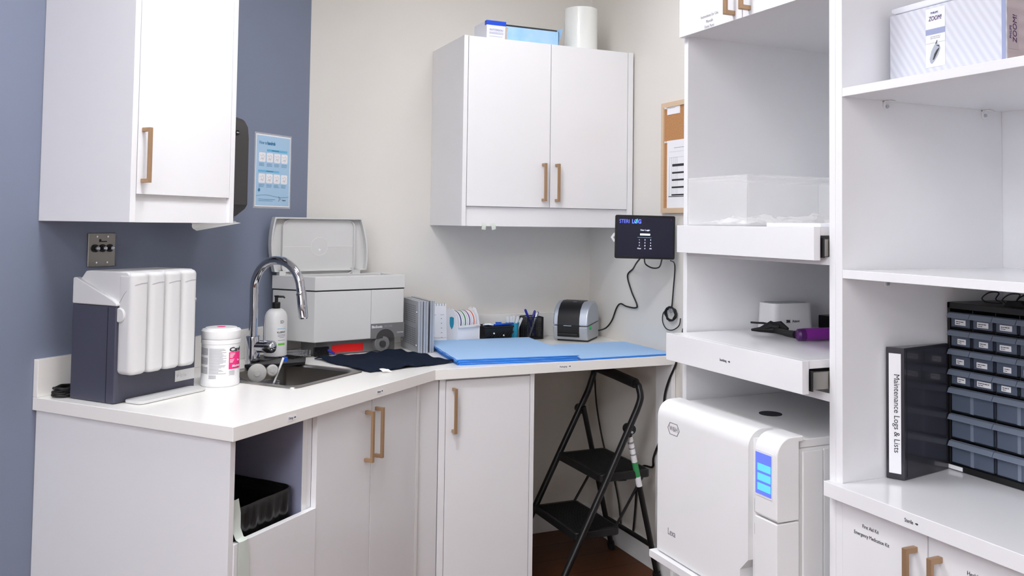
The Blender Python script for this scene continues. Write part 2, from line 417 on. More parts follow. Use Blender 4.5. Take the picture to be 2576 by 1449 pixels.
# ------------------------------------------------------------------ base units, left run (FL frame)
zc = HC - TH - .0008
t = thing('base_cabinet', 'white end base unit with open front above a low panel holding the bin', 'cabinet', FL @ T(1.03, .36, 0))
build('end_panel', MB().box(1.168, 1.186, .0008, .74, 0, zc), 'cab', t, F=FL, bev=.001)
build('divider_panel', MB().box(.866, .884, .0008, .722, 0, zc), 'shade_panel', t, F=FL, bev=.001)
build('edge_strip', MB().box(.866, .884, .7222, .7232, 0, zc), 'cab_edge', t, F=FL)
build('low_front_panel', MB().box(.8435, 1.1675, .7245, .7425, .02, .5975), 'cab', t, F=FL, bev=.001)
t = thing('base_cabinet', 'white sink base cabinet with two doors and paired bar handles', 'cabinet', FL @ T(.56, .36, 0))
build('side_panel', MB().box(.8425, .8655, .0008, .7212, 0, zc), 'cab', t, F=FL)
build('side_panel', MB().box(.290, .306, .0008, .72, 0, zc), 'cab', t, F=FL)
build('bottom_board', MB().box(.306, .846, .0008, .70, .08, .098), 'cab', t, F=FL)
d = build('door', MB().box(.5735, .842, .7215, .74, .06, zc - .004), 'cab', t, F=FL, bev=.001)
handle(d, T(.604, .74, .750) @ OUT_L, .158, F=FL)
d = build('door', MB().box(.308, .5705, .7215, .74, .06, zc - .004), 'cab', t, F=FL, bev=.001)
handle(d, T(.551, .74, .752) @ OUT_L, .158, F=FL)
t = thing('filler_panel', 'white vertical corner filler between sink cabinet and narrow cabinet', 'panel', T(-1.05, -.7, 0))
build('stile', MB().box(.288, .3055, .7215, .74, 0, zc), 'cab_edge', t, F=FL, bev=.001)
pa = Vector(lw(.284, .728)); pb = Vector((-1.003, -.6965)); dv = (pb - pa).normalized(); nv = Vector((dv.y, -dv.x))
q = [pa, pb, pb - nv * .016, pa - nv * .016]
build('face', MB().prism([(p.x, p.y) for p in q], 0, zc), 'cab', t, F=I4)
t = thing('base_cabinet', 'narrow white base cabinet with one door beside the open desk bay', 'cabinet', T(-.81, -.35, 0))
build('side_panel', MB().box(-1.0, -.9765, -.70, -.0008, 0, zc), 'cab', t, F=I4, bev=.001)
build('side_panel', MB().box(-.6425, -.6255, -.70, -.0008, 0, zc), 'cab', t, F=I4, bev=.001)
b = MB(); b.box(-.9765, -.6425, -.66, -.0008, .08, .098); b.box(-.9765, -.6425, -.015, -.0008, .098, zc); build('carcass', b, 'cab', t, F=I4)
build('top_rail', MB().box(-.9765, -.6425, -.68, -.60, zc - .012, zc), 'cab', t, F=I4)
d = build('door', MB().box(-.9745, -.6445, -.70, -.681, .06, .8535), 'cab', t, F=I4, bev=.001)
handle(d, T(-.947, -.70, .750) @ OUT_B, .158, F=I4)

# ------------------------------------------------------------------ bin, liner and white strip
BM = FL @ T(1.02, .565, 0)
t = thing('waste_bin', 'black bin with black plastic liner inside the open end unit', 'bin', BM)
def rloop(hx, hy, r, z): return [(x, y, z) for x, y in rr(-hx, hx, -hy, hy, r, 4)]
def loft(loops, cap0=True, cap1=False):
    mb = MB(); n = len(loops[0]); V = [p for l in loops for p in l]; F = []
    for k in range(len(loops) - 1):
        for i in range(n): F.append((k * n + i, k * n + (i + 1) % n, (k + 1) * n + (i + 1) % n, (k + 1) * n + i))
    if cap0: F.append(tuple(range(n - 1, -1, -1)))
    if cap1: F.append(tuple(range((len(loops) - 1) * n, len(loops) * n)))
    return mb.add(V, F)
build('body', loft([rloop(.10, .11, .03, .001), rloop(.125, .138, .035, .64), rloop(.129, .142, .038, .662), rloop(.124, .137, .035, .662), rloop(.119, .132, .033, .63), rloop(.096, .106, .03, .02)], True, True), 'black_plastic', t)
def dense(P, n):
    P = [Vector(p) for p in P]; L = [0]
    for i in range(len(P)): L.append(L[-1] + (P[(i + 1) % len(P)] - P[i]).length)
    out = []; j = 0
    for q in range(n):
        d = L[-1] * q / n
        while L[j + 1] < d: j += 1
        out.append(tuple(P[j].lerp(P[(j + 1) % len(P)], (d - L[j]) / max(1e-9, L[j + 1] - L[j]))))
    return out
lo = []
for hx, hy, z, am in ((.1315, .1455, .50, .004), (.1335, .1465, .53, .006), (.1345, .1475, .56, .008), (.1345, .1475, .59, .007), (.1340, .1470, .62, .006), (.1335, .1465, .65, .003), (.1325, .1455, .666, .001), (.128, .141, .669, .001), (.115, .128, .64, .002), (.11, .122, .50, .004), (.10, .11, .25, .004)):
    base = dense(rloop(hx, hy, .04, z), 160); L2 = []
    for i, (x, y, zz) in enumerate(base):
        k = 1 - am * 5 * (.5 + .28 * math.sin(i * .61 + z * 11) + .22 * math.sin(i * 1.37 - z * 23)) ; L2.append((x * k, y * k, zz + (.0005 * math.sin(i * .35) if z > .6 else .006 * math.sin(i * .45))))
    lo.append(L2)
build('liner', loft(lo, False, True), 'bag', t, smooth=60)
o = build('tape_strip', MB().grid(lambda s, q: (lambda p: (p[0] + (s - .5) * (.036 - .006 * math.sin(q * 5)), p[1] + .002 * math.sin(s * 5 + q * 9), p[2]))(
    [(1.148, .7195, .70), (1.144, .7235, .665), (1.141, .7235, .625), (1.139, .734, .6045), (1.137, .7475, .600), (1.136, .7475, .55), (1.135, .7475, .40), (1.134, .7475, .28)][min(7, int(round(q * 7)))]), 3, 7, Vector((0, .0006, 0))), 'tape_strip', F=FL, origin=(1.14, .7475, .28))
props(o, 'long whitish strip hanging from the bin liner over the low panel', 'strip')

# ------------------------------------------------------------------ sink
SM = FL @ T(.557, .376, HC)
t = thing('sink', 'small stainless steel drop-in sink in the worktop', 'sink', SM)
def sl(a, b2, c, d2, r, z): return [(x - .557, y - .376, z) for x, y in rr(a, b2, c, d2, r, 5)]
build('rim', loft([sl(.372, .742, .180, .572, .03, .0004), sl(.373, .741, .181, .571, .03, .004), sl(.392, .722, .200, .552, .045, .004), sl(.397, .717, .205, .547, .045, -.002)], False, False), 'steel', t, smooth=40)
build('bowl', loft([sl(.397, .717, .205, .547, .045, -.002), sl(.401, .713, .209, .543, .045, -.13), sl(.43, .684, .238, .514, .04, -.155)], False, True), 'steel', t, smooth=50)
build('drain', MB().lathe([(.001, -.1535), (.02, -.1535), (.036, -.1525), (.038, -.1545)], 24), 'chrome', t)

# ------------------------------------------------------------------ faucet
FM = FL @ T(.465, .150, HC)
t = thing('faucet', 'tall chrome gooseneck faucet behind the sink', 'faucet', FM)
build('base', MB().lathe([(.027, .0045), (.027, .006), (.0255, .008), (.0255, .100), (.024, .103), (.016, .103)], 32), 'chrome', t)
pts = [(0, 0, .10), (0, 0, .20), (0, 0, .272)]
for i in range(1, 17):
    a = PI * i / 16 * .97
    pts.append((0, .105 - .105 * math.cos(a), .272 + .105 * math.sin(a)))
e0 = Vector(pts[-1]); pts.append(tuple(e0 + Vector((0, .002, -.012))))
build('spout', MB().tube(pts, .0155, 20), 'chrome', t)
e1 = Vector(pts[-1])
build('spray_head', MB().tube([e1, e1 + Vector((0, .001, -.004)), e1 + Vector((0, .012, -.085)), e1 + Vector((0, .013, -.092))], [.0165, .0172, .0165, .013], 20), 'chrome', t)
lv = Vector((-.30, .95, 0)).normalized()
build('joint_ring', MB().tube([e1 + Vector((0, .0005, -.006)), e1 + Vector((0, .0010, -.010))], .0176, 20), 'charcoal', t)
h = build('valve', MB().tube([lv * .0 + Vector((0, 0, .068)), lv * .050 + Vector((0, 0, .068)), lv * .051 + Vector((0, 0, .068)), lv * .072 + Vector((0, 0, .068)), lv * .079 + Vector((0, 0, .068)), lv * .084 + Vector((0, 0, .068)), lv * .087 + Vector((0, 0, .068))], [.0215, .0215, .0225, .0225, .0205, .0155, .004], 24), 'chrome', t)
build('lever', MB().tube([lv * .042 + Vector((0, 0, .088)), lv * .042 + Vector((0, 0, .165))], [.0045, .0040], 12), 'chrome', h)

# tray under the soap
TM = FL @ T(.42, .22, HC + .0048)
tp = [(.386, .322), (.545, .215), (.545, .186), (.44, .186), (.425, .12), (.385, .062), (.31, .10), (.30, .255)]
t = thing('soap_tray', 'black ribbed drying tray between faucet and sink carrying the soap', 'tray', TM)
build('tray', MB().prism([(x - .42, y - .22) for x, y in tp], 0, .012), 'black_plastic', t, bev=.003)
rb = MB()
for k in range(9): rb.box(-.115 + k * .014, -.111 + k * .014, -.09, .03, .0118, .0138) if k < 5 else None
for k in range(8): rb.box(-.05, .10, -.026 + k * .0001, -.0235, .0118, .0132) if k == 0 else None
build('rib', rb, 'black_plastic', t)

# ------------------------------------------------------------------ soap bottle
BZ = HC + .0048 + .0125
SB = FL @ T(.346, .150, BZ) @ RZ(0)
t = thing('soap_bottle', 'white round soap bottle with black pump and green label band', 'soap bottle', SB)
build('bottle', MB().lathe([(.001, 0), (.038, 0), (.0415, .004), (.0415, .135), (.0395, .150), (.034, .163), (.024, .172), (.014, .1755), (.001, .176)], 40), 'white_plastic', t)
build('pump', MB().lathe([(.0145, .1755), (.0145, .196), (.013, .198), (.006, .199), (.006, .217), (.0085, .219), (.0085, .2225), (.001, .223)], 24), 'black_plastic', t)
cv = math.degrees(math.atan2(2.3235 - .15, 2.8612 - .346))       # towards the room
def on_cyl(mb_or_none, r, ang): return RZ(ang) @ plane((r, 0, 0), (0, 1, 0), (0, 0, 1))
build('nozzle', MB().tube([RZ(cv + 75) @ Vector((0, 0, .219)), RZ(cv + 75) @ Vector((.026, 0, .2185)), RZ(cv + 75) @ Vector((.031, 0, .213))], [.0045, .004, .003], 10), 'black_plastic', t)
def cyl_text(s, size, r, ang0, z, m, parent, sx=1., bold=0.):
    """text wrapped round a cylinder; centred on angle ang0 (deg)"""
    c = bpy.data.curves.new('tmp', 'FONT'); c.body = s; c.size = size; c.align_x = 'CENTER'; c.align_y = 'CENTER'; c.extrude = .0002; c.resolution_u = 2; c.offset = bold
    o = bpy.data.objects.new('tmp', c); COL.objects.link(o)
    me = bpy.data.meshes.new_from_object(o.evaluated_get(bpy.context.evaluated_depsgraph_get()))
    mb = MB()
    for v in me.vertices:
        a = math.radians(ang0) + v.co.x * sx / r; mb.v.append(Vector(((r + .0004 + v.co.z) * math.cos(a), (r + .0004 + v.co.z) * math.sin(a), z + v.co.y)))
    mb.f = [list(p.vertices) for p in me.polygons]; mb.m = [0] * len(mb.f)
    bpy.data.objects.remove(o); bpy.data.curves.remove(c); bpy.data.meshes.remove(me)
    return build('lettering', mb, m, parent, smooth=0)
def cyl_patch(mb, r, a0, a1, z0, z1, th=.0003, n=10):
    V = []; F = []
    for i in range(n + 1):
        a = math.radians(a0 + (a1 - a0) * i / n)
        for rr_, zz in ((r, z0), (r + th, z0), (r + th, z1), (r, z1)): V.append((rr_ * math.cos(a), rr_ * math.sin(a), zz))
    for i in range(n):
        for j in range(4): F.append((i * 4 + j, (i + 1) * 4 + j, (i + 1) * 4 + (j + 1) % 4, i * 4 + (j + 1) % 4))
    F.append((0, 1, 2, 3)); k = n * 4; F.append((k + 3, k + 2, k + 1, k))
    mb.add(V, F)
A = cv + 32
cyl_text('SD', .016, .0415, A, .128, 'ink', t, sx=.8)
cyl_text('KLEENY', .0095, .0415, A - 2, .091, 'ink', t, sx=1., bold=.0001)
mb = MB()
for z, wd in ((.081, 44), (.076, 44), (.071, 26), (.061, 40)): cyl_patch(mb, .0416, A - wd / 2, A + wd / 2, z, z + .0018)
build('small_print', mb, 'ink_soft', t)
mb = MB(); cyl_patch(mb, .0416, A - 24, A + 24, .103, .1045); build('label_line', mb, 'sheet_band', t)
mb = MB(); cyl_patch(mb, .0416, A - 19, A + 19, .044, .0515); build('label_band', mb, 'green_label', t)

# ------------------------------------------------------------------ wipes canister
CM = FL @ T(.790, .315, HC + .0003)
t = thing('wipes_canister', 'white cylindrical wipes canister with pink label patch beside the sink', 'canister', CM)
R = .059
build('body', MB().lathe([(.001, 0), (R - .002, 0), (R, .003), (R, .017), (R - .001, .019), (R - .001, .130), (R + .0005, .132), (R + .0005, .142), (R - .003, .146), (.02, .146)], 48), 'white_plastic', t)
build('lid', MB().lathe([(R, .1462), (R + .001, .148), (R + .001, .170), (R - .002, .174), (R - .010, .1755), (R - .012, .179), (.001, .180)], 48), 'white_plastic', t)
mb = MB(); mb.lathe([(.001, .1802), (.013, .1802), (.013, .1806), (.001, .1806)], 24); build('lid_mark', mb, 'pink', t)
cv2 = math.degrees(math.atan2(2.3235 - .315, 2.8612 - .79))
mb = MB(); cyl_patch(mb, R - .0008, cv2 + 25, cv2 + 75, .054, .106); build('label_patch', mb, 'pink', t)
cyl_text('Cavi', .0185, R - .0006, cv2 + 50, .1135, 'ink', t, sx=1.5, bold=.0006)
cyl_text('Metrex', .0105, R + .0002, cv2 + 52, .063, 'ink_white', t, sx=1.1, bold=.0003)
cyl_text('3m', .008, R + .0002, cv2 + 60, .080, 'ink_white', t)
mb = MB()
for k in range(5): cyl_patch(mb, R - .0004, cv2 + 28, cv2 + 48 - k * 2.5, .101 - k * .003, .1023 - k * .003, th=.0004)
for k in range(4): cyl_patch(mb, R - .0004, cv2 + 28, cv2 + 44 - k * 2, .083 - k * .003, .0843 - k * .003, th=.0004)
build('small_print', mb, 'ink_white', t)
mb = MB()
for k in range(22):
    z = .117 - k * .0036; cyl_patch(mb, R - .0006, cv2 - 35, cv2 + 18 - random.random() * 24, z, z + .0011)
    if k % 8 < 6: cyl_patch(mb, R - .0006, cv2 - 75, cv2 - 40, z, z + .0020)
for k in range(4): cyl_patch(mb, R - .0006, cv2 + 26, cv2 + 46, .048 - k * .004, .049 - k * .004); cyl_patch(mb, R - .0006, cv2 - 35, cv2 - 12, .036 - k * .003, .037 - k * .003)
build('small_print', mb, 'ink_soft', t)

# ------------------------------------------------------------------ things standing in the sink corner
t = thing('clear_cup', 'clear plastic cup with a toothbrush standing in the sink', 'cup', FL @ T(.60, .345, HC - .1545))
build('cup', MB().lathe([(.001, 0), (.028, 0), (.036, .135), (.037, .135), (.0365, .137), (.034, .135), (.026, .003), (.001, .003)], 28), 'clear_grey', t)
o = thing('toothbrush', 'white toothbrush with blue bristle tips leaning out of the clear cup', 'toothbrush', FL @ T(.60, .345, HC - .15))
build('handle', MB().tube([(.012, -.012, .002), (-.012, .0, .10), (-.035, .012, .165), (-.05, .018, .205)], [.0035, .0035, .003, .0045], 8), 'white_plastic', o)
build('bristles', MB().box(-.063, -.052, .012, .024, .192, .206), 'blue_bright', o)
for k, (u, v, z, r, lab) in enumerate(((.640, .330, .915, .030, 'larger round clear grey disc leaning in the sink corner'), (.590, .350, .9175, .0195, 'smaller round clear grey disc next to the toothbrush'))):
    M = FL @ T(u, v, z) @ RZ(47) @ RY(90)
    o = thing('clear_disc', lab, 'disc', M, 'clear discs in the sink')
    build('disc', MB().lathe([(.001, -.005), (r * .8, -.005), (r, -.001), (r, .004), (r * .8, .007), (.001, .008)], 28), 'frost', o)
    build('hub', MB().tube([(0, 0, .006), (0, 0, .010)], r * .35, 16), 'frost', o)
t = thing('clear_case', 'clear plastic case tilted into the left corner of the sink', 'case', FL @ T(.665, .33, HC - .05) @ RZ(0))
cs = MB(); Mc = RZ(20) @ RX(-32) @ RY(24)
cs.prism(rr(-.03, .03, -.095, .075, .02, 4), -.008, .008, M=Mc, holes=[rr(-.027, .027, -.092, .072, .018, 4)])
cs.prism(rr(-.029, .029, -.094, .074, .02, 4), -.008, -.006, M=Mc)
build('shell', cs, 'clear_grey', t)

# ------------------------------------------------------------------ water filter / maintenance unit
t = thing('handpiece_care_unit', 'dark blue grey countertop unit with four rounded white front lobes', 'dental equipment', FL @ T(1.01, .20, HC + .0003))
build('housing', MB().box(.866, 1.160, .105, .285, HC + .001, 1.171), 'dark_case', t, F=FL, bev=.004)
build('housing_seam', MB().box(1.1600, 1.1606, .252, .2535, HC + .002, 1.168), 'black_matte', t, F=FL)
M = plane((0, 0, 0), (0, 1, 0), (0, 0, 1))          # local x->v, y->z, normal = +u
build('top_cover', MB().prism([(.108, 1.1715), (.108, 1.236), (.112, 1.243), (.128, 1.246), (.145, 1.2655), (.165, 1.2675), (.310, 1.2675), (.320, 1.262), (.327, 1.246), (.322, 1.225), (.303, 1.195), (.290, 1.1715)], .912, 1.1505, M=M), 'unit_white', t, F=FL, bev=.004, seg=3)
build('cover_flange', MB().prism([(.106, 1.1715), (.106, 1.246), (.118, 1.247), (.270, 1.190), (.288, 1.180), (.288, 1.1715)], 1.144, 1.162, M=M), 'unit_white', t, F=FL, bev=.004, seg=3)
build('cover_back', MB().box(.868, .915, .108, .270, 1.1715, 1.250), 'unit_white', t, F=FL, bev=.010, seg=4)
for k in range(4):
    a = .9125 + k * .0600
    lb = MB().prism(rr(a, a + .0590, .272, .339, .019, 6), .981, 1.2665)
    o = build('lobe', lb, 'unit_white', t, F=FL, bev=.014, seg=5)
    sm = MB().tube([(a + .0590 + .0003, .286, 1.180), (a + .0592, .305, 1.207), (a + .0575, .325, 1.226), (a + .048, .3385, 1.232), (a + .028, .3396, 1.236), (a + .010, .3385, 1.236)], .0007, 5)
    build('joint_line', sm, 'ink_soft', o, F=FL)
build('knob', MB().tube([(1.149, .291, 1.147), (1.1545, .291, 1.147), (1.1565, .291, 1.147)], [.0205, .0205, .018], 28), 'unit_white', t, F=FL)
build('drip_tray', MB().prism(rr(.882, 1.130, .286, .356, .016, 4), HC + .001, HC + .009), 'grey_plastic', t, F=FL, bev=.002)
o = build('name_plate', MB().box(.869, .944, .285, .2862, .929, .962), 'grey_plastic', t, F=FL)
text('KAVO', .015, PL(.922, .2864, .944), 'ink_white', o, F=FL, sx=1.1)
build('side_hook', MB().box(.852, .869, .24, .27, 1.160, 1.174), 'white_plastic', t, F=FL, bev=.002)
t = thing('cable_coil', 'black coiled cable lying beside the dark countertop unit', 'cable', FL @ T(1.15, .06, HC))
cc = []
for i in range(64):
    a = i * 2 * PI / 16; r = .036 + .004 * math.sin(i * .9)
    cc.append((1.135 + r * 1.1 * math.cos(a), .064 + r * .75 * math.sin(a), HC + .006 + .0065 * (i // 16) + .0015 * math.sin(i * 1.7)))
build('cable', MB().tube(smooth_pts(cc, 3), .0042, 8), 'rubber', t, F=FL)

# ------------------------------------------------------------------ wall plate with three connectors
t = thing('connector_plate', 'stainless wall plate with three round connectors on blue wall', 'wall plate', FL @ T(.986, 0, 1.318))
build('plate', MB().box(.937, 1.0355, .0005, .006, 1.266, 1.371), 'steel_plate', t, F=FL, bev=.003)
for u in (1.0125, .986, .9595):
    c = build('connector', MB().tube([(u, .006, 1.3235), (u, .010, 1.3235)], .0122, 24), 'black_plastic', t, F=FL)
    build('pin', MB().tube([(u, .010, 1.3235), (u, .022, 1.3235), (u, .0235, 1.3235)], [.0068, .0068, .004], 18), 'chrome', c, F=FL)
for u, z in ((1.006, 1.3595), (.967, 1.3595), (1.006, 1.279), (.967, 1.279)): build('screw', MB().tube([(u, .0062, z), (u, .0072, z)], .0032, 12), 'chrome', t, F=FL)
text('Devimed', .008, PL(.985, .0063, 1.348), 'ink', t, F=FL, sx=.9) if False else build('marking', rects(MB(), [(-.010, -.003, -.003, .006), (-.002, .018, -.003, .0005)], PL(.988, .0061, 1.3455)), 'ink', t, F=FL)

# ------------------------------------------------------------------ towel dispenser
t = thing('towel_dispenser', 'charcoal wall towel dispenser half hidden by the tall wall cabinet', 'dispenser', FL @ T(.67, 0, 1.43))
build('housing', MB().prism([(.0008, 1.44), (.0008, 1.775), (.15, 1.775), (.178, 1.766), (.195, 1.74), (.20, 1.70), (.20, 1.47), (.19, 1.455), (.15, 1.43), (.05, 1.43)], .558, .785, M=M), 'charcoal', t, F=FL, bev=.012, seg=4)
build('lower_lip', MB().box(.572, .77, .05, .150, 1.4225, 1.431), 'charcoal', t, F=FL, bev=.003)
build('lock', MB().tube([(.622, .2003, 1.715), (.622, .2025, 1.715)], .009, 20), 'black_matte', t, F=FL)
build('lock_slot', MB().box(.617, .629, .2026, .204, 1.713, 1.717), 'chrome', t, F=FL)
o = build('paper_towel', MB().grid(lambda s, q: (.56 + .20 * s, .12 + .01 * math.sin(q * 6) + .05 * q, 1.4155 - .035 * q * (.25 + .75 * s)), 6, 5, .0006), 'white_matte', F=FL, origin=(.6, .12, 1.39))
props(o, 'white paper towel hanging out below the charcoal dispenser', 'paper towel')

# ------------------------------------------------------------------ hand rub poster
t = thing('poster', 'laminated pale blue hand hygiene poster on the blue wall', 'poster', FL @ T(.213, 0, 1.61))
build('laminate', MB().box(.106, .318, .0004, .0009, 1.464, 1.757), 'acrylic', t, F=FL)
build('sheet', MB().box(.112, .312, .0011, .0016, 1.470, 1.751), 'paper', t, F=FL)
build('print_area', MB().box(.116, .308, .0018, .0021, 1.475, 1.746), 'sheet_blue', t, F=FL)
PP = PL(.212, .0023, 1.610)
text('How to', .019, PP @ T(-.082, .108, 0), 'sheet_ink', t, F=FL, align='LEFT', sx=.72)
text('handrub', .019, PP @ T(-.037, .108, 0), 'sheet_ink', t, F=FL, align='LEFT', sx=.72, bold=.0007)
build('header_band', rects(MB(), [(-.038, .080, .076, .085), (-.085, .034, -.006, .002)], PP), 'sheet_band', t, F=FL)
tl = MB(); dr = MB(); cp = MB()
for row, yc in ((0, .052), (1, -.030)):
    for k in range(4):
        x = -.064 + k * .0425; build('picture_tile', MB().prism(rr(x - .0185, x + .0185, yc - .018, yc + .018, .004, 2), 0, .0004, M=PP), 'paper', t, F=FL)
        dr.tube([PP @ Vector((x + dx, yc + dy, .0006)) for dx, dy in ((-.012, .008), (-.004, .003), (.004, .011), (.011, .004), (.006, -.006), (-.003, -.004), (.002, -.013))], .0004, 4)
        dr.tube([PP @ Vector((x + dx, yc + dy, .0006)) for dx, dy in ((-.010, -.010), (-.002, -.002), (.008, -.010))], .0004, 4)
        rects(cp, scribble(x - .016, x + .016, [yc - .025 - j * .0045 for j in range(3)], .0013), PP)
build('line_drawing', dr, 'ink_soft', t, F=FL)
rects(cp, scribble(-.08, .02, [-.112, -.118], .0014), PP); rects(cp, [(-.012, .03, .079, .082), (-.04, .0, -.003, 0)], PP); build('small_print', cp, 'sheet_ink', t, F=FL)
wv = MB().tube([PP @ Vector((x, -.098 + .004 * math.sin((x + .09) * 34), .0004)) for x in [-.094 + .0094 * i for i in range(21)]], .0005, 4); build('wave_line', wv, 'sheet_ink', t, F=FL)
hb = MB(); rects(hb, [(-.080, -.076, -.083, -.068), (-.084, -.081, -.080, -.073), (-.075, -.072, -.080, -.071)], PP); build('hand_mark', hb, 'sheet_ink', t, F=FL)
lg = MB()
for x, y in ((.035, -.10), (.040, -.104), (.045, -.108), (.040, -.112), (.035, -.116), (.037, -.108)): lg.prism(circ(x, y, .0016, 8), 0, .0004, M=PP)
build('logo_mark', lg, 'ink', t, F=FL); text('Ontario', .008, PP @ T(.066, -.113, 0), 'ink', t, F=FL, sx=.85)

# ------------------------------------------------------------------ ultrasonic cleaner
UM = T(-1.36, -.29, HC) @ RZ(12)
t = thing('ultrasonic_cleaner', 'large light grey ultrasonic cleaner with open lid in the counter corner', 'dental equipment', UM)
build('base', MB().box(0, .345, 0, .135, .001, .0575), 'dark_base', t, bev=.004)
house = [(-.02, -.04), (.362, -.04), (.362, .150), (-.118, .142)]
build('housing', MB().prism(house, .0575, .2500), 'grey_plastic', t, bev=.004)
build('seam', MB().prism([(x * .997, y * .997) for x, y in house], .2498, .2535), 'black_matte', t)
hole2 = [(.02, .0), (.33, .0), (.33, .105), (-.05, .105)]
build('top_rim', MB().prism([(-.022, -.042), (.364, -.042), (.364, .152), (-.120, .144)], .2535, .3050, holes=[hole2]), 'grey_plastic', t, bev=.002)
build('tank', MB().prism(hole2, .2540, .2700), 'steel', t)
build('front_edge_line', MB().box(.2135, .2145, -.0408, -.0398, .06, .249), 'ink_soft', t)
cp = MB().box(.215, .3635, -.0425, -.0395, .0570, .1160)
o = build('control_panel', cp, 'dark_base', t, bev=.001)
PU = plane((0, -.0427, 0), (1, 0, 0), (0, 0, 1))
text('BioSonic', .0135, PU @ T(.2175, .1030, 0), 'ink_white', o, align='LEFT', bold=.0004)
text('UC300', .0125, PU @ T(.272, .1035, 0), 'ink_soft', o, align='LEFT')
text('COLTENE', .0075, PU @ T(.3590, .0765, 0), 'ink_white', o, align='RIGHT', sx=.9)
build('recess', MB().prism([(.278 + .040 * math.cos(a * PI / 12), .0572 + .036 * math.sin(a * PI / 12)) for a in range(13)], 0, .0006, M=PU), 'charcoal', o)
kn = build('knob_housing', MB().tube([(.272, .002, .036), (.266, -.040, .036), (.2655, -.043, .036)], [.034, .031, .028], 28), 'dark_base', t)
build('dial_ring', MB().tube([(.2655 + .0205 * math.cos(a * PI / 14), -.0455, .036 + .0205 * math.sin(a * PI / 14)) for a in range(3, 26)], .00045, 5), 'ink_soft', kn)
build('dial', MB().tube([(.2655, -.042, .036), (.2655, -.050, .036)], .0125, 20), 'charcoal', kn)
build('red_label', MB().box(.070, .203, -.0014, -.0002, .009, .039), 'red_tape', t)
# lid standing open: outline in (x, z), extruded backwards
def lid_outline(g):
    L = []
    for i in range(9):
        q = i / 8; L.append((-.118 - .020 * math.sin(PI * (q * .85 + .05)) + g, .318 + (.530 - g - .318) * q))
    for i in range(9):
        q = 1 - i / 8; L.append((.240 + .034 * math.sin(PI * ((1 - q) * .62 + .06)) - g, .318 + (.530 - g - .318) * q))
    return L
ML = plane((0, 0, 0), (1, 0, 0), (0, 0, 1))       # local z = -y
ld = build('lid', MB().prism(lid_outline(0), -.146, -.138, M=ML), 'grey_plastic', t)
lo_ = lid_outline(0); li_ = lid_outline(.006)
lo_[0] = (lo_[0][0], .318); li_[0] = (li_[0][0], .322); li_[-1] = (li_[-1][0], .322)
build('lid_rim', MB().prism(lo_, -.138, -.114, M=ML, holes=[li_]), 'grey_plastic', t, bev=.001)
ir = rr(-.090, .218, .302, .5235, .035, 6); ii = rr(-.085, .213, .307, .5230, .031, 6)
build('lid_inner_frame', MB().prism(ir, -.138, -.120, M=ML, holes=[ii]), 'grey_plastic', t, bev=.001)
build('lid_panel', MB().prism(ii, -.138, -.130, M=ML), 'grey_plastic', t)
mk = MB(); mk.tube([(.066 + .036 * math.cos(a * PI / 24), .1297, .415 + .036 * math.sin(a * PI / 24)) for a in range(48)], .0009, 5, closed=True)
mk.box(-.083, .028, .1290, .1300, .4145, .4155); mk.box(.104, .211, .1290, .1300, .4145, .4155); mk.lathe([(.001, 0), (.005, 0), (.005, .001), (.001, .0015)], 14, M=ML @ T(.067, .402, -.130))
build('lid_moulding', mk, 'white_plastic', t)
build('hinge', MB().box(-.104, -.078, .110, .141, .3045, .322), 'grey_plastic', t, bev=.001)
build('hinge', MB().box(.210, .240, .110, .150, .3045, .322).box(.204, .210, .110, .13, .3045, .33), 'grey_plastic', t, bev=.001)
vb = MB(); vb.box(-.006, .052, -.014, -.001, .004, .036)
for i in range(5): vb.tube([(-.002 + i * .011, -.016, .02), (-.002 + i * .011, -.028, .02)], .005, 8)
build('drain_valve', vb, 'black_plastic', t)
build('valve_lever', MB().tube([(.040, -.030, .026), (.052, -.036, .018), (.064, -.040, .010)], [.004, .006, .004], 8), 'pen_blue', t)
t = thing('drain_hose', 'clear plastic drain hose lying behind the soap bottle', 'hose', T(-1.45, -.24, HC))
build('hose', MB().tube(smooth_pts([(-1.390, -.300, .917), (-1.40, -.290, .917), (-1.44, -.278, .916), (-1.485, -.262, .915)], 5), .0105, 14), 'clear_grey', t, F=I4)
hr = MB()
for i in range(4): hr.tube([(-1.376 - i * .011, -.301 + i * .0035, .917), (-1.381 - i * .011, -.2995 + i * .0035, .917)], .0125, 14)
build('fitting', hr, 'clear_grey', t, F=I4)

# ------------------------------------------------------------------ dark towel
tc4 = [Vector((-1.375, -.362, 0)), Vector((-1.257, -.709, 0)), Vector((-.912, -.6095, 0)), Vector((-1.012, -.258, 0))]
def towel(s, q):
    a = tc4[0].lerp(tc4[3], s); b = tc4[1].lerp(tc4[2], s); p = a.lerp(b, q)
    ed = min(s, 1 - s, q, 1 - q)
    z = .0055 + .0035 * math.sin(s * 9 + q * 4) * math.sin(q * 7 + 1) + .002 * math.sin(s * 23 + q * 11) + (.0045 if ed < .03 else 0) * math.sin(s * 17 + q * 13) ** 2
    jit = .006 * math.sin((s + q) * 14)
    return (p.x + jit * .5, p.y + jit * .6, HC + max(.0042, z))
o = build('hand_towel', MB().grid(towel, 40, 32, .0035), 'towel', origin=(-1.14, -.5, HC)); props(o, 'dark navy cloth towel spread on the worktop by the cleaner', 'towel')
tg = thing('care_tag', 'small white tag at the near edge of the navy towel', 'tag', T(-1.205, -.693, HC)) if False else None
tagm = MB().grid(lambda s, q: (-1.2235 + .030 * s + .010 * q, -.7085 - .008 * s - .012 * q, HC + .0125 - .008 * q + .0015 * math.sin(s * 5)), 4, 3, .0006)
build('tag', tagm, 'white_matte', o, F=I4)

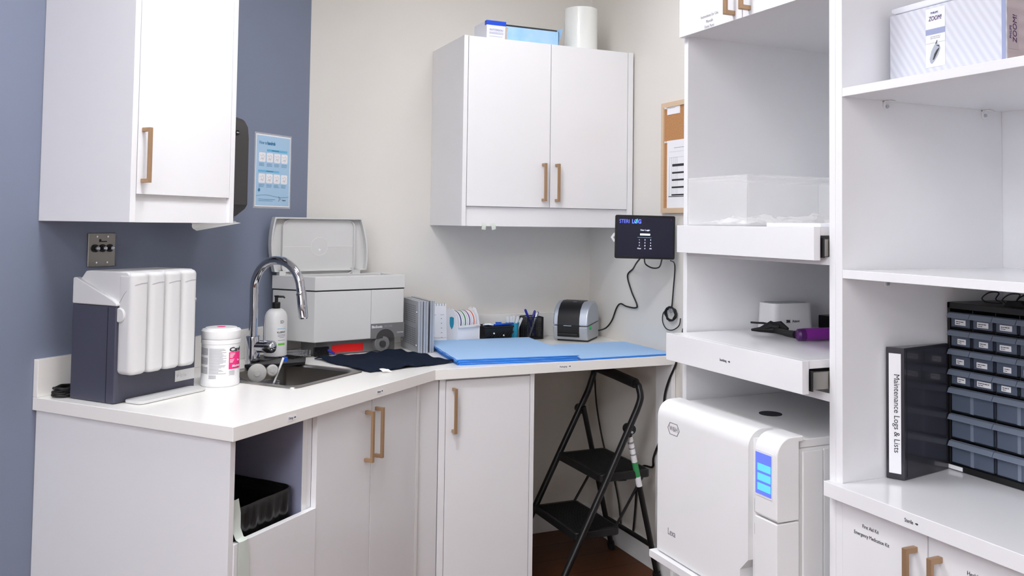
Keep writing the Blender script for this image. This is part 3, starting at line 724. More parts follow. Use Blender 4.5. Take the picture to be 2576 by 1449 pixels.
# ------------------------------------------------------------------ instrument cassettes
def cassette(px, py, rot, label, full):
    t = thing('instrument_cassette', label, 'cassette', T(px, py, HC) @ RZ(rot), 'cassettes beside the cleaner')
    mb = MB(); mb.box(0, .018, -.225, 0, .001, .204)
    mb.mi = 1
    if full:
        for zz0 in (.028, .118):
            for j in range(9):
                for i in range(13):
                    y = -.05 - i * .0118; z = zz0 + j * .0082
                    mb.prism(circ(y, z, .0019, 6), 0, .0004, M=plane((-.0001, 0, 0), (0, 1, 0), (0, 0, 1)) @ Matrix.Scale(-1, 4, (0, 0, 1)))
    build('shell', mb, ['alu_face', 'hole'], t, bev=0)
    fr = MB(); fr.box(-.001, .0085, -.232, -.224, .0005, .206); fr.box(.0095, .019, -.231, -.224, .0005, .205)
    build('edge_rail', fr, 'alu', t, bev=.0015)
    sc_ = MB()
    for y, z in ((-.21, .16), (-.21, .03), (-.02, .18), (-.02, .03)): sc_.tube([(-.0005, y, z), (-.004, y, z)], [.005, .004], 12)
    build('latch', sc_, 'alu', t)
    return t
cassette(-.9685, -.122, 0, 'leftmost of three grey perforated instrument cassettes, its dotted face visible', True)
cassette(-.9465, -.124, 0, 'middle grey instrument cassette squeezed between two others', False)
cassette(-.9200, -.104, 1.5, 'rightmost of three grey instrument cassettes beside the calendar', False)

# ------------------------------------------------------------------ calendar
t = thing('desk_calendar', 'white spiral desk calendar for 2023 half hidden by the cassettes', 'calendar', T(-.832, -.080, HC + .0003) @ RZ(-6))
MC = RX(12)
build('page', MB().box(-.075, .075, -.0006, .0006, .028, .166, M=T(0, -.020, 0) @ RX(-8)), 'paper', t)
build('stand', MB().add([(-.075, -.026, 0), (.075, -.026, 0), (.075, .0, .168), (-.075, .0, .168), (-.075, .035, 0), (.075, .035, 0)], [(0, 1, 2, 3), (3, 2, 5, 4), (0, 4, 5, 1), (0, 3, 4), (1, 5, 2)]), 'paper', t)
PC = T(0, -.0275, 0) @ RX(-9) @ plane((0, 0, 0), (1, 0, 0), (0, 0, 1))
sp2 = MB()
for i in range(12): sp2.tube([(-.066 + i * .012, -.0035, .160), (-.066 + i * .012, -.009, .1655), (-.066 + i * .012, -.002, .170)], .0011, 6)
build('spiral', sp2, 'ink_soft', t)
text('2023', .015, PC @ T(.006, .143, 0), 'ink_soft', t, sx=1.05)
cl = MB()
for j in range(5):
    for i in range(4): rects(cl, [(-.052 + i * .034, -.047 + i * .034, .105 - j * .020, .108 - j * .020)], PC)
rects(cl, [(-.056, -.040, .122, .1235), (-.022, -.006, .122, .1235), (.014, .030, .122, .1235), (.048, .064, .122, .1235), (-.074, .074, .0255, .0262)], PC)
build('dates', cl, 'ink_soft', t)

# ------------------------------------------------------------------ tape dispenser
t = thing('tape_dispenser', 'white dispenser box holding four coloured indicator tape rolls', 'dispenser', T(-.733, -.168, HC + .0003) @ RZ(18))
# local: x right 0..13cm, y back, front face at y=0
sp_poly = [(0.0, 0), (.105, 0), (.105, .085), (.092, .125), (.070, .148), (.058, .150), (.055, .143), (.047, .143), (.044, .150), (.030, .146), (.010, .118), (0, .075)]
MS = plane((0, 0, 0), (0, 1, 0), (0, 0, 1))
build('side_plate', MB().prism(sp_poly, 0, .003, M=MS), 'paper', t)
build('side_plate', MB().prism(sp_poly, .120, .123, M=MS), 'paper', t)
build('box', MB().box(.003, .120, .002, .103, .0005, .078), 'paper', t)
sr = MB()
for i in range(10): sr.prism([(.006 + i * .0112, 0), (.012 + i * .0112, .004), (.0172 + i * .0112, 0)], 0, .001, M=plane((0, -.001, .078), (1, 0, 0), (0, 0, 1)))
sr.box(.002, .121, -.006, -.0005, .071, .078); build('cutter', sr, 'white_plastic', t)
shd = MB().prism([(.026, .112), (.026, .086), (.030, .073), (.040, .062), (.050, .073), (.054, .086), (.054, .112), (.040, .115)], -.0010, -.0002, M=MS)
build('shield_mark', shd, 'teal', t)
mp_ = MB(); rects(mp_, [(.008, .020, .055, .057), (.008, .018, .050, .052), (.05, .075, .012, .014)], plane((-.0008, 0, 0), (0, -1, 0), (0, 0, 1)) @ T(-.1, 0, 0)); build('small_print', mp_, 'ink_soft', t)
for k, (x, cm) in enumerate(((.022, 'tape_navy'), (.046, 'tape_green'), (.070, 'tape_purple'), (.094, 'tape_orange'))):
    r_ = build('tape_roll', MB().tube([(x - .009, .052, .092), (x + .011, .052, .092)], .047, 32), 'paper', t)
    build('tape_band', MB().tube([(x - .002, .052, .092), (x + .003, .052, .092)], .0476, 32), cm, r_)
build('loose_end', MB().box(.092, .118, -.007, .002, .0785, .0796, M=RY(3)), 'tape_orange', t)

# ------------------------------------------------------------------ black basket
t = thing('basket', 'small black woven plastic basket full of small items', 'basket', T(-.530, -.105, HC))
def bl(hx, hy, z): return [(x, y, z) for x, y in rr(-hx, hx, -hy, hy, .01, 3)]
build('body', loft([bl(.060, .040, .001), bl(.068, .046, .062), bl(.071, .049, .064), bl(.071, .049, .070), bl(.066, .044, .070), bl(.057, .037, .004)], True, True), 'black_plastic', t)
wv_ = MB()
for i in range(10):
    x = -.058 + i * .0125
    wv_.box(-.0025, .0025, -.001, .001, -.018, .018, M=T(x, -.0455, .032) @ RY(38 if i % 2 else 38))
build('weave', wv_, 'rubber', t)
for x, z, i in ((-.028, .040, 0), (.018, .030, 1)): build('rivet', MB().tube([(x, -.0462, z), (x, -.0495, z)], .0035, 10), 'white_plastic', t)
o = thing('marker_pen', 'blue capped item lying on top of the black basket', 'marker', T(-.527, -.105, HC + .0745) @ RZ(-14)); build('barrel', MB().tube([(-.055, 0, 0), (-.004, 0, 0)], .0045, 10), 'white_plastic', o); build('cap', MB().tube([(-.004, 0, 0), (.022, 0, 0)], .0085, 12), 'blue_bright', o)
o = thing('blue_pen', 'dark blue pen lying across the basket rim', 'pen', T(-.507, -.130, HC + .074) @ RZ(8)); build('barrel', MB().tube([(-.045, 0, 0), (.055, 0, .002)], .0045, 10), 'blue_bright', o); build('clip', MB().box(.02, .05, -.002, .002, .004, .0065), 'pen_blue', o)
o = thing('metal_clip', 'shiny clip at the left end of the black basket', 'clip', T(-.575, -.115, HC + .073)); build('body', MB().tube([(-.02, 0, 0), (0, -.012, .004), (.022, -.018, .001)], [.003, .005, .006], 8), 'alu', o)

# ------------------------------------------------------------------ cyan cup with strips
t = thing('strip_cup', 'bright cyan cup behind the black basket', 'cup', T(-.432, -.065, HC))
build('cup', MB().lathe([(.001, .0005), (.0225, .0005), (.0295, .070), (.0305, .070), (.0305, .073), (.028, .073), (.0215, .004), (.001, .004)], 28), 'cyan', t)
labs = ['white test strip leaning left in the cyan cup', 'second white test strip from the left in the cyan cup', 'upright white test strip in the middle of the cyan cup', 'white test strip leaning right in the cyan cup', 'rightmost white test strip in the cyan cup']
for k, (dx, dy, a) in enumerate(((-.013, .004, -10), (-.006, -.006, -4), (.003, .0, 3), (.008, .006, 16), (.012, -.004, 24))):
    o = build('test_strip', MB().prism(rr(-.006, .006, 0, .098, .004, 3), -.0006, .0006, M=T(dx * .5, dy, .0048) @ RY(a) @ plane((0, 0, 0), (1, 0, 0), (0, 0, 1))), 'paper', F=T(-.432, -.065, HC), origin=(0, 0, .005))
    props(o, labs[k], 'test strip', 'strips in the cyan cup')

# ------------------------------------------------------------------ mesh pen cup
t = thing('pen_cup', 'square black mesh pen cup between cyan cup and label printer', 'pen cup', T(-.343, -.078, HC))
fr = MB(); hw = .0375
for z in (.0025, .0985): fr.tube([(-hw, -hw, z), (hw, -hw, z), (hw, hw, z), (-hw, hw, z)], .0022, 6, closed=True)
for x in (-hw, hw):
    for y in (-hw, hw): fr.box(x - .0035, x + .0035, y - .0035, y + .0035, .001, .099)
fr.box(-hw, hw, -hw, hw, .0005, .002)
build('frame', fr, 'black_metal', t)
ms = MB(); n = 16
for i in range(1, n):
    p = -hw + 2 * hw * i / n
    for y in (-hw, hw): ms.box(p - .0007, p + .0007, y - .0004, y + .0004, .002, .098)
    for x in (-hw, hw): ms.box(x - .0004, x + .0004, p - .0007, p + .0007, .002, .098)
for j in range(1, 20):
    z = .002 + .096 * j / 20
    for y in (-hw, hw): ms.box(-hw, hw, y - .0004, y + .0004, z - .0006, z + .0006)
    for x in (-hw, hw): ms.box(x - .0004, x + .0004, -hw, hw, z - .0006, z + .0006)
build('mesh', ms, 'black_metal', t)
for k, (p0, p1, cm, lab) in enumerate((((.02, -.01, .005), (-.040, -.016, .134), 'pen_blue', 'blue pen leaning left out of the mesh cup'), ((-.018, .01, .005), (.024, .014, .124), 'pen_blue', 'blue pen leaning right at the back of the mesh cup'), ((-.022, -.02, .005), (.028, -.006, .118), 'alu', 'silver grey pen in the mesh cup'), ((-.005, .0, .005), (.034, .002, .119), 'pen_blue', 'rightmost blue pen in the mesh cup'))):
    o = thing('pen', lab, 'pen', T(-.343, -.078, HC)); a = Vector(p0); bq = Vector(p1); dq = (bq - a).normalized()
    build('barrel', MB().tube([a, a + (bq - a) * .08, a + (bq - a) * .75], [.001, .0045, .0045], 10), cm if cm != 'alu' else 'alu_face', o)
    c = build('cap', MB().tube([a + (bq - a) * .7, a + (bq - a) * .97, bq], [.0056, .0056, .003], 10), cm, o)
    build('clip', MB().tube([a + (bq - a) * .74 + Vector((0, -.007, 0)), a + (bq - a) * .95 + Vector((0, -.007, 0))], .0016, 6), cm, c)

# ------------------------------------------------------------------ blue sterilisation wraps
def wrap(pts, z, th, label, group, seed, nm='sterilization_wrap'):
    random.seed(seed); Q = [Vector((x, y, 0)) for x, y in pts]; mb = MB()
    def fn(s, q):
        a = Q[0].lerp(Q[1], s); b = Q[3].lerp(Q[2], s); p = a.lerp(b, q)
        j = .0016 * math.sin(s * 31 + seed) * (1 if q < .01 or q > .99 else 0)
        return (p.x + (.0016 * math.sin(q * 27 + seed) if s < .01 or s > .99 else 0), p.y + j, z + th)
    mb.grid(fn, 16, 12, th)
    # sides get the deeper blue
    o = build(nm, mb, ['wrap', 'wrap_edge'], origin=(Q[0].x, Q[0].y, z))
    for p in o.data.polygons:
        if abs(p.normal.z) < .5: p.material_index = 1
    return props(o, label, 'sterilization wrap', group)
base = [(-.922, -.664), (-.447, -.716), (-.405, -.180), (-.866, -.150)]
z = HC + .0003
thinp = [(-.440, -.7165), (-.018, -.7165), (-.022, -.345), (-.400, -.335)]
for k in range(2):
    wrap([(x + .002 * k, y - .0005 * k) for x, y in thinp], HC + .0003 + k * .0036, .0034, ['lower', 'upper'][k] + ' pale blue wrap of the thin pair at the right end of the desk', 'blue wraps in the thin pair', 20 + k)
for k in range(6):
    dx = [0, .003, -.002, .004, -.004, -.001][k]; dy = [0, -.002, .003, -.001, .002, 0][k]
    lab = 'topmost pale blue wrap on the thick folded stack' if k == 5 else ('bottom pale blue wrap of the thick folded stack' if k == 0 else 'pale blue wrap in the middle of the thick folded stack')
    pts = [(x + dx + (.006 * (5 - k) / 5 * (1 if x < -.6 else -1)), y + dy) for x, y in base]
    wrap(pts, z, .0034 if k < 5 else .0030, lab, 'blue wraps in the thick stack', k + 1); z += .0036

# ------------------------------------------------------------------ label printer
PM = T(-.268, -.172, HC + .0004) @ RZ(-45)
t = thing('label_printer', 'grey and black desktop label printer in the desk corner', 'printer', PM)
prof = [(.0, .006), (-.010, .040), (-.012, .070), (-.008, .105), (.008, .138), (.035, .160), (.070, .171), (.125, .170), (.160, .150), (.182, .110), (.186, .060), (.180, .006)]
MX = plane((0, 0, 0), (0, 1, 0), (0, 0, 1))        # x->y, y->z, normal +x
lower = [(0, .006), (-.010, .040), (-.0118, .067), (.186, .075), (.186, .060), (.180, .006)]
upper = [(-.0118, .0685), (-.008, .105), (.008, .138), (.035, .160), (.070, .171), (.125, .170), (.160, .150), (.182, .110), (.186, .0765)]
build('lower_body', MB().prism(lower, -.010, .150, M=MX), 'alu_face', t, bev=.006, seg=3)
build('upper_cover', MB().prism(upper, -.010, .150, M=MX), 'alu', t, bev=.008, seg=3)
blk = [(-.0145, .075), (-.0105, .106), (.006, .1405), (.034, .1628), (.070, .1738), (.125, .1728), (.158, .154), (.12, .16), (.03, .10), (0, .075)]
bp_ = build('front_window', MB().prism(blk, .012, .112, M=MX), 'black_plastic', t, bev=.001)
build('label_slot', MB().prism([(-.0125, .020), (-.0140, .0735), (.0, .0735), (.0, .020)], .012, .112, M=MX), 'black_matte', t, bev=.001)
build('roller', MB().tube([(.018, -.0155, .032), (.106, -.0155, .032)], .006, 12), 'black_plastic', t)
build('silver_bar', MB().box(.042, .078, -.0185, -.0135, .068, .0705), 'alu', t)
build('button', MB().tube([(.150, .028, .060), (.156, .028, .060)], .0075, 16), 'knob_green', t)
text('PrintLED', .010, T(.062, .055, .1712) @ RX(17) , 'ink_soft', t, th=.0003) if False else text('LED', .011, T(.074, .052, .1700) @ RX(17), 'periwinkle', t, th=.0003)
build('foot', MB().prism(rr(.004, .146, .006, .174, .01, 3), 0, .007), 'rubber', t)

# ------------------------------------------------------------------ tablet on wall bracket
yaw = .4235
TMx = T(-.145, -.700, 1.3705) @ RZ(-math.degrees(yaw))
t = thing('tablet', 'black tablet showing a login screen on a wall bracket', 'tablet', TMx)
PT = plane((0, 0, 0), (1, 0, 0), (0, 0, 1)) @ Matrix.Rotation(-.012, 4, 'Z')          # local z towards the room
build('case', MB().prism(rr(-.1195, .1195, -.0865, .0865, .007, 4), -.008, 0, M=PT), 'black_plastic', t, bev=.001)
sc_o = build('screen', MB().prism(rr(-.1115, .1115, -.0785, .0785, .002, 2), .0001, .0006, M=PT), 'screen_dark', t)
PS = PT @ T(0, 0, .0008)
text('STERI', .0215, PS @ T(-.1035, .061, 0), 'screen_violet', sc_o, align='LEFT', sx=.80)
text('LOG', .0225, PS @ T(-.0535, .061, 0), 'screen_violet', sc_o, align='LEFT', sx=.82, bold=.0009)
build('tick_mark', MB().tube([PS @ Vector(p) for p in ((-.0435, .061, 0), (-.0395, .055, 0), (-.031, .072, 0))], .0016, 6), 'screen_green', sc_o)
text('User Login', .0085, PS @ T(0, .028, 0), 'screen_text', sc_o)
build('input_field', rects(MB(), [(-.020, .020, .007, .014)], PS), 'screen_text', sc_o)
build('hint_line', rects(MB(), scribble(-.030, .028, [-.002], .0012, .05), PS), 'screen_mint', sc_o)
for r_, row in enumerate(('123', '456', '789')):
    for c_, ch in enumerate(row): text(ch, .0078, PS @ T(-.0225 + .0225 * c_, -.011 - .0115 * r_, 0), 'screen_text', sc_o, name='key')
for c_, ch in enumerate(('Clear', '0', 'OK')): text(ch, .0068, PS @ T(-.0225 + .0225 * c_, -.0455, 0), 'screen_text', sc_o, name='key')
build('status_dot', MB().prism(circ(.104, .071, .0018, 8), 0, .0004, M=PS), 'red_tape', sc_o)
mk2 = MB(); mk2.prism([(-.012, -.018), (.0, -.018), (.012, 0), (0, .018), (-.012, .018), (.002, 0)], -.004, .004, M=PT @ T(-.1235, -.004, -.012) @ RZ(180))
build('side_clip', mk2, 'white_plastic', t, bev=.001)
bk = MB(); bk.box(-.03, .03, .008, .014, -.03, .03)
build('mount_plate', bk, 'black_matte', t)
build('mount_arm', MB().tube([TMx @ Vector((0, .012, 0)), (-.06, -.665, 1.372), (-.001, -.655, 1.372)], .011, 12), 'black_matte', t, F=I4)

# cables on the wall
def cable(name, label, pts, r=.003, k=8, cat='cable'):
    o = build(name, MB().tube(smooth_pts(pts, k), r, 8), 'rubber', origin=pts[-1]); return props(o, label, cat)
cable('power_cable', 'black cable running down from the tablet to the label printer', [(-.130, -.645, 1.286), (-.07, -.52, 1.258), (-.010, -.400, 1.228), (-.008, -.352, 1.195), (-.008, -.385, 1.130), (-.008, -.430, 1.075), (-.008, -.415, 1.060), (-.008, -.345, 1.060), (-.008, -.296, 1.067), (-.008, -.262, 1.045), (-.010, -.225, .985), (-.020, -.190, .948), (-.05, -.172, .935)], .0034)
cable('loop_cable', 'short black cable loop hanging below the tablet', [(-.115, -.650, 1.286), (-.07, -.590, 1.258), (-.05, -.610, 1.243), (-.06, -.675, 1.250), (-.115, -.775, 1.286)], .003)
cc = []
for i in range(58):
    a = i * 2 * PI / 13; cc.append((-.0095 - .0022 * (i % 5), -.690 + .036 * math.cos(a) * (1 - .10 * ((i // 13) % 3) / 2), 1.062 + .028 * math.sin(a) * (1 - .12 * ((i // 13) % 3) / 2)))
t = thing('hanging_cable', 'thin black cable hanging from the tablet into a coil on the wall', 'cable', T(-.01, -.69, 1.06))
build('cable', MB().tube(smooth_pts([(-.085, -.790, 1.281), (-.03, -.735, 1.27), (-.010, -.712, 1.240), (-.010, -.702, 1.16), (-.010, -.694, 1.10), (-.010, -.690, 1.088)], 8), .0026, 8), 'rubber', t, F=I4)
build('coil', MB().tube(smooth_pts(cc, 3), .0030, 7), 'rubber', t, F=I4)
build('loop', MB().tube(smooth_pts([(-.010, -.675, 1.080), (-.010, -.635, 1.062), (-.010, -.628, 1.025), (-.010, -.655, .998), (-.010, -.70, .998), (-.010, -.742, 1.02), (-.010, -.752, 1.05)], 6), .0022, 7), 'rubber', t, F=I4)
build('cable_tie', MB().tube([(-.012, -.688 + .011 * math.cos(a), 1.078 + .011 * math.sin(a)) for a in [i * PI / 8 for i in range(16)]], .002, 6, closed=True), 'alu', t, F=I4)
cable('mains_cable', 'thick black cable dropping past the right end of the desk', [(-.012, -.775, 1.012), (-.012, -.760, .96), (-.016, -.742, .90), (-.022, -.738, .865), (-.030, -.705, .80), (-.032, -.680, .74), (-.032, -.672, .68), (-.032, -.660, .58), (-.030, -.60, .47), (-.016, -.57, .420), (-.016, -.50, .405), (-.016, -.46, .35), (-.016, -.44, .20), (-.018, -.43, .112)], .0045)
cable('corner_cable', 'black cable running down the corner behind the step stool', [(-.012, -.078, .858), (-.012, -.080, .72), (-.012, -.094, .60), (-.012, -.135, .48), (-.014, -.19, .38), (-.016, -.26, .30), (-.018, -.31, .20), (-.018, -.33, .112)], .0038)

# ------------------------------------------------------------------ cork board
t = thing('cork_board', 'cork notice board in pale wood frame beside the tall cabinet', 'notice board', T(0, -.80, 1.7))
yA, yB, zA, zB = -.615, -1.02, 1.469, 1.923
fw = MB().prism([(-yA * -1, zA), (yB, zA), (yB, zB), (yA, zB)], 0, .014, M=plane((-.001, 0, 0), (0, 1, 0), (0, 0, 1)) @ Matrix.Scale(-1, 4, (0, 0, 1)), holes=[[(yA - .018, zA + .02), (yB + .018, zA + .02), (yB + .018, zB - .02), (yA - .018, zB - .02)]])
build('frame', fw, 'pale_wood', t, F=I4, smooth=0)
build('cork', MB().box(-.009, -.001, yB + .018, yA - .018, zA + .02, zB - .02), 'cork', t, F=I4)
t = thing('note_card', 'small white card pinned at the top of the cork board', 'note', T(-.0095, -.70, 1.889))
build('card', MB().box(-.0105, -.0100, -.742, -.652, 1.872, 1.905), 'paper', t, F=I4)
build('print', rects(MB(), scribble(.015, .06, [.008], .0013, .1), PR(-.0107, -.652, 1.889)), 'ink_soft', t, F=I4)
t = thing('schedule_sheet', 'white schedule sheet with black bars pinned on the cork board', 'paper', T(-.0095, -.75, 1.62))
build('sheet', MB().box(-.0105, -.0100, -.865, -.653, 1.4895, 1.765), 'paper', t, F=I4)
PQ = PR(-.0107, -.653, 1.4895)
build('bars', rects(MB(), [(.038, .20, .168, .178), (.037, .20, .139, .146), (.036, .20, .110, .117), (.035, .20, .080, .087), (.034, .20, .050, .056), (.012, .20, .045, .048)], PQ), 'ink', t, F=I4)
gl = MB(); rects(gl, scribble(.05, .14, [.243], .002, .0), PQ)
for x in (.018, .032, .045, .058, .071): rects(gl, [(x, x + .0006, .048, .205)], PQ)
for y in (.205, .228): rects(gl, [(.016, .20, y, y + .0006)], PQ)
for i in range(24): rects(gl, [(.0155, .0185, .055 + i * .005, .0562 + i * .005)], PQ)
build('table_lines', gl, 'ink_soft', t, F=I4)
for k, (y, z) in enumerate(((-.652, 1.899), (-.654, 1.759))):
    o = thing('push_pin', ['clear push pin holding the small card', 'clear push pin holding the schedule sheet'][k], 'push pin', T(-.0108, y, z), 'push pins on the cork board')
    build('head', MB().lathe([(.0045, 0), (.0045, .002), (.0025, .003), (.0025, .008), (.004, .009), (.004, .011), (.001, .0115)], 12, M=RY(-90)), 'white_plastic', o)

# ------------------------------------------------------------------ things on top of the back cabinet
zt = 2.1763
t = thing('supply_box', 'torn pale blue and white supply box on top of the wall cabinet', 'box', T(-.53, -.30, zt))
xa, xm, xb, ya, yb = -.704, -.618, -.372, -.372, -.235
wb = MB().box(xa, xm, ya, yb, 0, .074); build('white_end', wb, 'box_white', t, F=T(0, 0, zt), bev=.001)
build('blue_band', MB().box(xa - .0004, xm + .0004, ya - .0006, ya + .02, .056, .0745), 'box_blue', t, F=T(0, 0, zt))
bt = MB(); bt.box(xm, xb, ya, ya + .002, 0, .058); bt.box(xm, xb, yb - .002, yb, 0, .085); bt.box(xb - .002, xb, ya, yb, 0, .060); bt.box(xm, xb, ya, yb, 0, .002)
bt.add([(xb - .002, ya, .0), (xb + .014, ya - .012, .072), (xb + .016, ya + .05, .078), (xb, ya + .05, .05)], [(0, 1, 2, 3)])
build('open_body', bt, 'box_pale', t, F=T(0, 0, zt))
tn = MB()
px_ = xm
rn = random.Random(4)
pts = [(xm, .080)] + [(xm + (xb - xm) * i / 24, .088 + rn.uniform(-.003, .004)) for i in range(25)] + [(xb, .080)]
tn.prism(pts, 0, .0015, M=plane((0, yb - .003, 0), (1, 0, 0), (0, 0, 1)))
tn.prism([(xm - .004, .0), (xm + .004, 0), (xm + .003, .03), (xm + .008, .05), (xm - .002, .056)], 0, .0015, M=plane((0, ya - .0005, 0), (1, 0, 0), (0, 0, 1)))
build('torn_edge', tn, 'box_torn', t, F=T(0, 0, zt))
build('contents', MB().box(xm + .004, xb - .006, ya + .006, yb - .006, .002, .0665), 'binder', t, F=T(0, 0, zt))
PG = PB(xa, ya - .0008, zt)
text('PATTERSON', .0115, PG @ T(.043, .036, 0), 'periwinkle', t, F=I4, sx=.95)
build('small_print', rects(MB(), scribble(.012, .076, [.025, .020, .009], .0016, .1), PG), 'periwinkle', t, F=I4)
t = thing('film_roll', 'upright roll of clear packaging film on the wall cabinet', 'roll', T(-.200, -.253, zt))
build('roll', MB().lathe([(.020, .0), (.0745, .0), (.0745, .198), (.072, .200), (.022, .200), (.020, .198)], 40), 'filmroll', t)
build('core', MB().lathe([(.0195, .001), (.0195, .1995), (.017, .1995), (.017, .001)], 24), 'box_torn', t)

# ------------------------------------------------------------------ step stool
t = thing('step_stool', 'black two-step folding step stool under the desk', 'step stool', T(-.28, -.48, 0))
yn, yf = -.68, -.28
def rail(x0_, z0_, x1_, z1_, y0_, y1_, r=.0125): return MB().tube([(x0_, y0_, z0_), (x1_, y1_, z1_)], r, 14)
loop = [(-.525, yn, .004), (-.30, yn, .425), (-.165, yn, .685), (-.148, yn, .73), (-.146, yn + .012, .765), (-.145, yn + .04, .782), (-.140, -.48, .790), (-.135, yf - .04, .795), (-.134, yf - .012, .785), (-.136, yf, .755), (-.160, yf, .690), (-.30, yf, .430), (-.525, yf, .004)]
def chain(P): # keep the straight rails straight
    a = [Vector(p) for p in P]; out = [a[0], a[1]] + smooth_pts(a[2:-2], 6) + [a[-2], a[-1]]; return out
build('front_frame', MB().tube(chain(loop), .0135, 14), 'black_metal', t, F=I4)
build('grip', MB().tube([(-.1445, yn + .045, .783), (-.1405, -.48, .791), (-.1355, yf - .045, .796)], .0205, 16), 'rubber', t, F=I4)
for y in (yn + .022, yf - .022):
    build('leg', MB().tube([(-.195, y, .628), (-.045, y, .004)], .0115, 12), 'black_metal', t, F=I4)
build('cross_bar', MB().tube([(-.078, yn + .022, .140), (-.078, yf - .022, .140)], .010, 10), 'black_metal', t, F=I4)
for y, s in ((yn, 1), (yf, 1)):
    build('hinge', MB().tube([(-.190, y - .006, .612), (-.190, y + .034, .612)], .019, 14), 'black_plastic', t, F=I4)
    build('rivet', MB().tube([(-.195, y - .014, .605), (-.195, y - .017, .605)], .005, 10), 'alu', t, F=I4)
def step(xf, xb_, z, h):
    s_ = build('step', MB().prism(rr(xf, xb_, yn + .016, yf - .016, .02, 4), z - h, z), 'black_plastic', t, F=I4, bev=.004)
    g = MB(); k = 0; y = yn + .035
    while y < yf - .035: g.box(xf + .015, xb_ - .012, y, y + .003, z - .0002, z + .0014); y += .0085
    build('tread', g, 'rubber', s_, F=I4)
    for y in (yn + .013, yf - .013): build('rivet', MB().tube([(xf + .02, y - .004, z - h * .5), (xf + .02, y + .004, z - h * .5)], .005, 10), 'alu', s_, F=I4)
step(-.318, -.085, .442, .030)
step(-.428, -.225, .233, .030)
for y in (yn + .030, yf - .030):
    build('link_bar', MB().tube([(-.115, y, .415), (-.250, y, .215)], .0055, 8), 'black_metal', t, F=I4)
build('wire_stay', MB().tube(smooth_pts([(-.20, yn + .02, .412), (-.185, yn + .10, .388), (-.12, yn + .09, .398), (-.10, yn + .03, .412)], 5), .004, 8), 'black_metal', t, F=I4)
for x, y in ((-.525, yn), (-.525, yf), (-.045, yn + .022), (-.045, yf - .022)): build('foot', MB().tube([(x, y, .0005), (x + (.012 if x < -.3 else -.008), y, .03)], .0165, 12), 'rubber', t, F=I4)
# instruction stickers down the near rear leg
A0 = Vector((-.195, yn + .022, .628)); A1 = Vector((-.045, yn + .022, .004)); dl = (A1 - A0).normalized()
for a, bq, cm, lab in ((.05, .155, 'paper', 'white instruction sticker'), (.155, .215, 'sticker_green', 'green sticker'), (.215, .255, 'paper', 'white barcode sticker')):
    s_ = build('sticker', MB().tube([A0 + dl * a, A0 + dl * bq], .0120, 12), cm, t, F=I4, label=lab)
build('warning_marks', MB().tube([A0 + dl * .07, A0 + dl * .078], .0122, 12).tube([A0 + dl * .095, A0 + dl * .100], .0122, 12).tube([A0 + dl * .12, A0 + dl * .126], .0122, 12), 'ink_soft', t, F=I4)

# ------------------------------------------------------------------ tall cabinet (tower)
XF = -.62
t = thing('tall_cabinet', 'tall open white cabinet with pull-out shelves and upper doors', 'cabinet', T(-.31, -1.90, 0))
build('side_panel', MB().box(XF, -.0008, -1.6405, -1.6228, .0005, 2.60), 'cab', t, F=I4, bev=.001)
build('side_panel', MB().box(XF, -.0008, -2.1850, -2.1670, .0005, 2.60), 'cab', t, F=I4, bev=.001)
build('back_panel', MB().box(-.012, -.0008, -2.167, -1.6405, .0005, 2.60), 'cab', t, F=I4)
for z0_, z1_ in ((1.945, 1.963), (2.58, 2.60), (1.335, 1.353), (1.036, 1.054), (.500, .518), (.06, .078)): build('fixed_board', MB().box(XF + .002, -.012, -2.167, -1.6405, z0_, z1_), 'cab', t, F=I4)
for a, b_, hy, txt in ((-1.8935, -1.6255, -1.863, 1), (-2.168, -1.8965, -1.923, 0)):
    d = build('door', MB().box(XF - .0195, XF - .0005, a, b_, 1.942, 2.58), 'cab', t, F=I4, bev=.001)
    handle(d, T(XF - .0195, hy, 2.034) @ OUT_R, .16, F=I4)
    if txt:
        P_ = PR(XF - .0197, -1.762, 1.963)
        text('Instructions for Use', .0115, P_ @ T(0, .014, 0), 'ink_soft', d, F=I4, sx=.8); text('Manuals', .0115, P_ @ T(0, -.001, 0), 'ink_soft', d, F=I4, sx=.8) ; text('Extra Parts', .0115, P_ @ T(0, -.016, 0), 'ink_soft', d, F=I4, sx=.8) if False else text('Extra Parts', .0115, P_ @ T(0, -.015, 0), 'ink_soft', d, F=I4, sx=.8)
def pull(xfr, z0_, z1_, labeltext=None):
    s_ = build('pull_out_shelf', MB().box(xfr + .019, -.06, -2.1545, -1.6505, z1_ - .0185, z1_), 'cab', t, F=I4, bev=.001)
    f_ = build('shelf_front', MB().box(xfr, xfr + .019, -2.158, -1.6425, z0_, z1_), 'cab', s_, F=I4, bev=.001)
    if labeltext: edge_label_r(f_, xfr, labeltext)
    for y0_, y1_ in ((-2.1655, -2.1560), (-1.6500, -1.6415)):
        build('slide_rail', MB().box(xfr + .024, -.08, y0_, y1_, z0_ + .010, z0_ + .047), 'steel_plate', s_, F=I4)
        build('slide_end', MB().box(xfr + .0215, xfr + .0245, y0_ + .0005, y1_ + .004, z0_ + .006, z0_ + .050), 'black_plastic', s_, F=I4)
def edge_label_r(par, x, s):
    P_ = PR(x - .0002, -1.893, 1.0885)
    text(s, .0088, P_ @ T(-.006, 0, 0), 'ink', par, F=I4, sx=.78)
    build('arrow', MB().prism([(.0, -.0014), (.005, -.0014), (.005, -.0036), (.0105, 0), (.005, .0036), (.005, .0014), (0, .0014)], 0, .0004, M=P_ @ T(.013, 0, 0) @ Matrix.Scale(.8, 4)), 'ink', par, F=I4, smooth=0)
pull(-.6555, 1.3448, 1.4184)
pull(-.6885, 1.0547, 1.1267, 'Sterilizing')
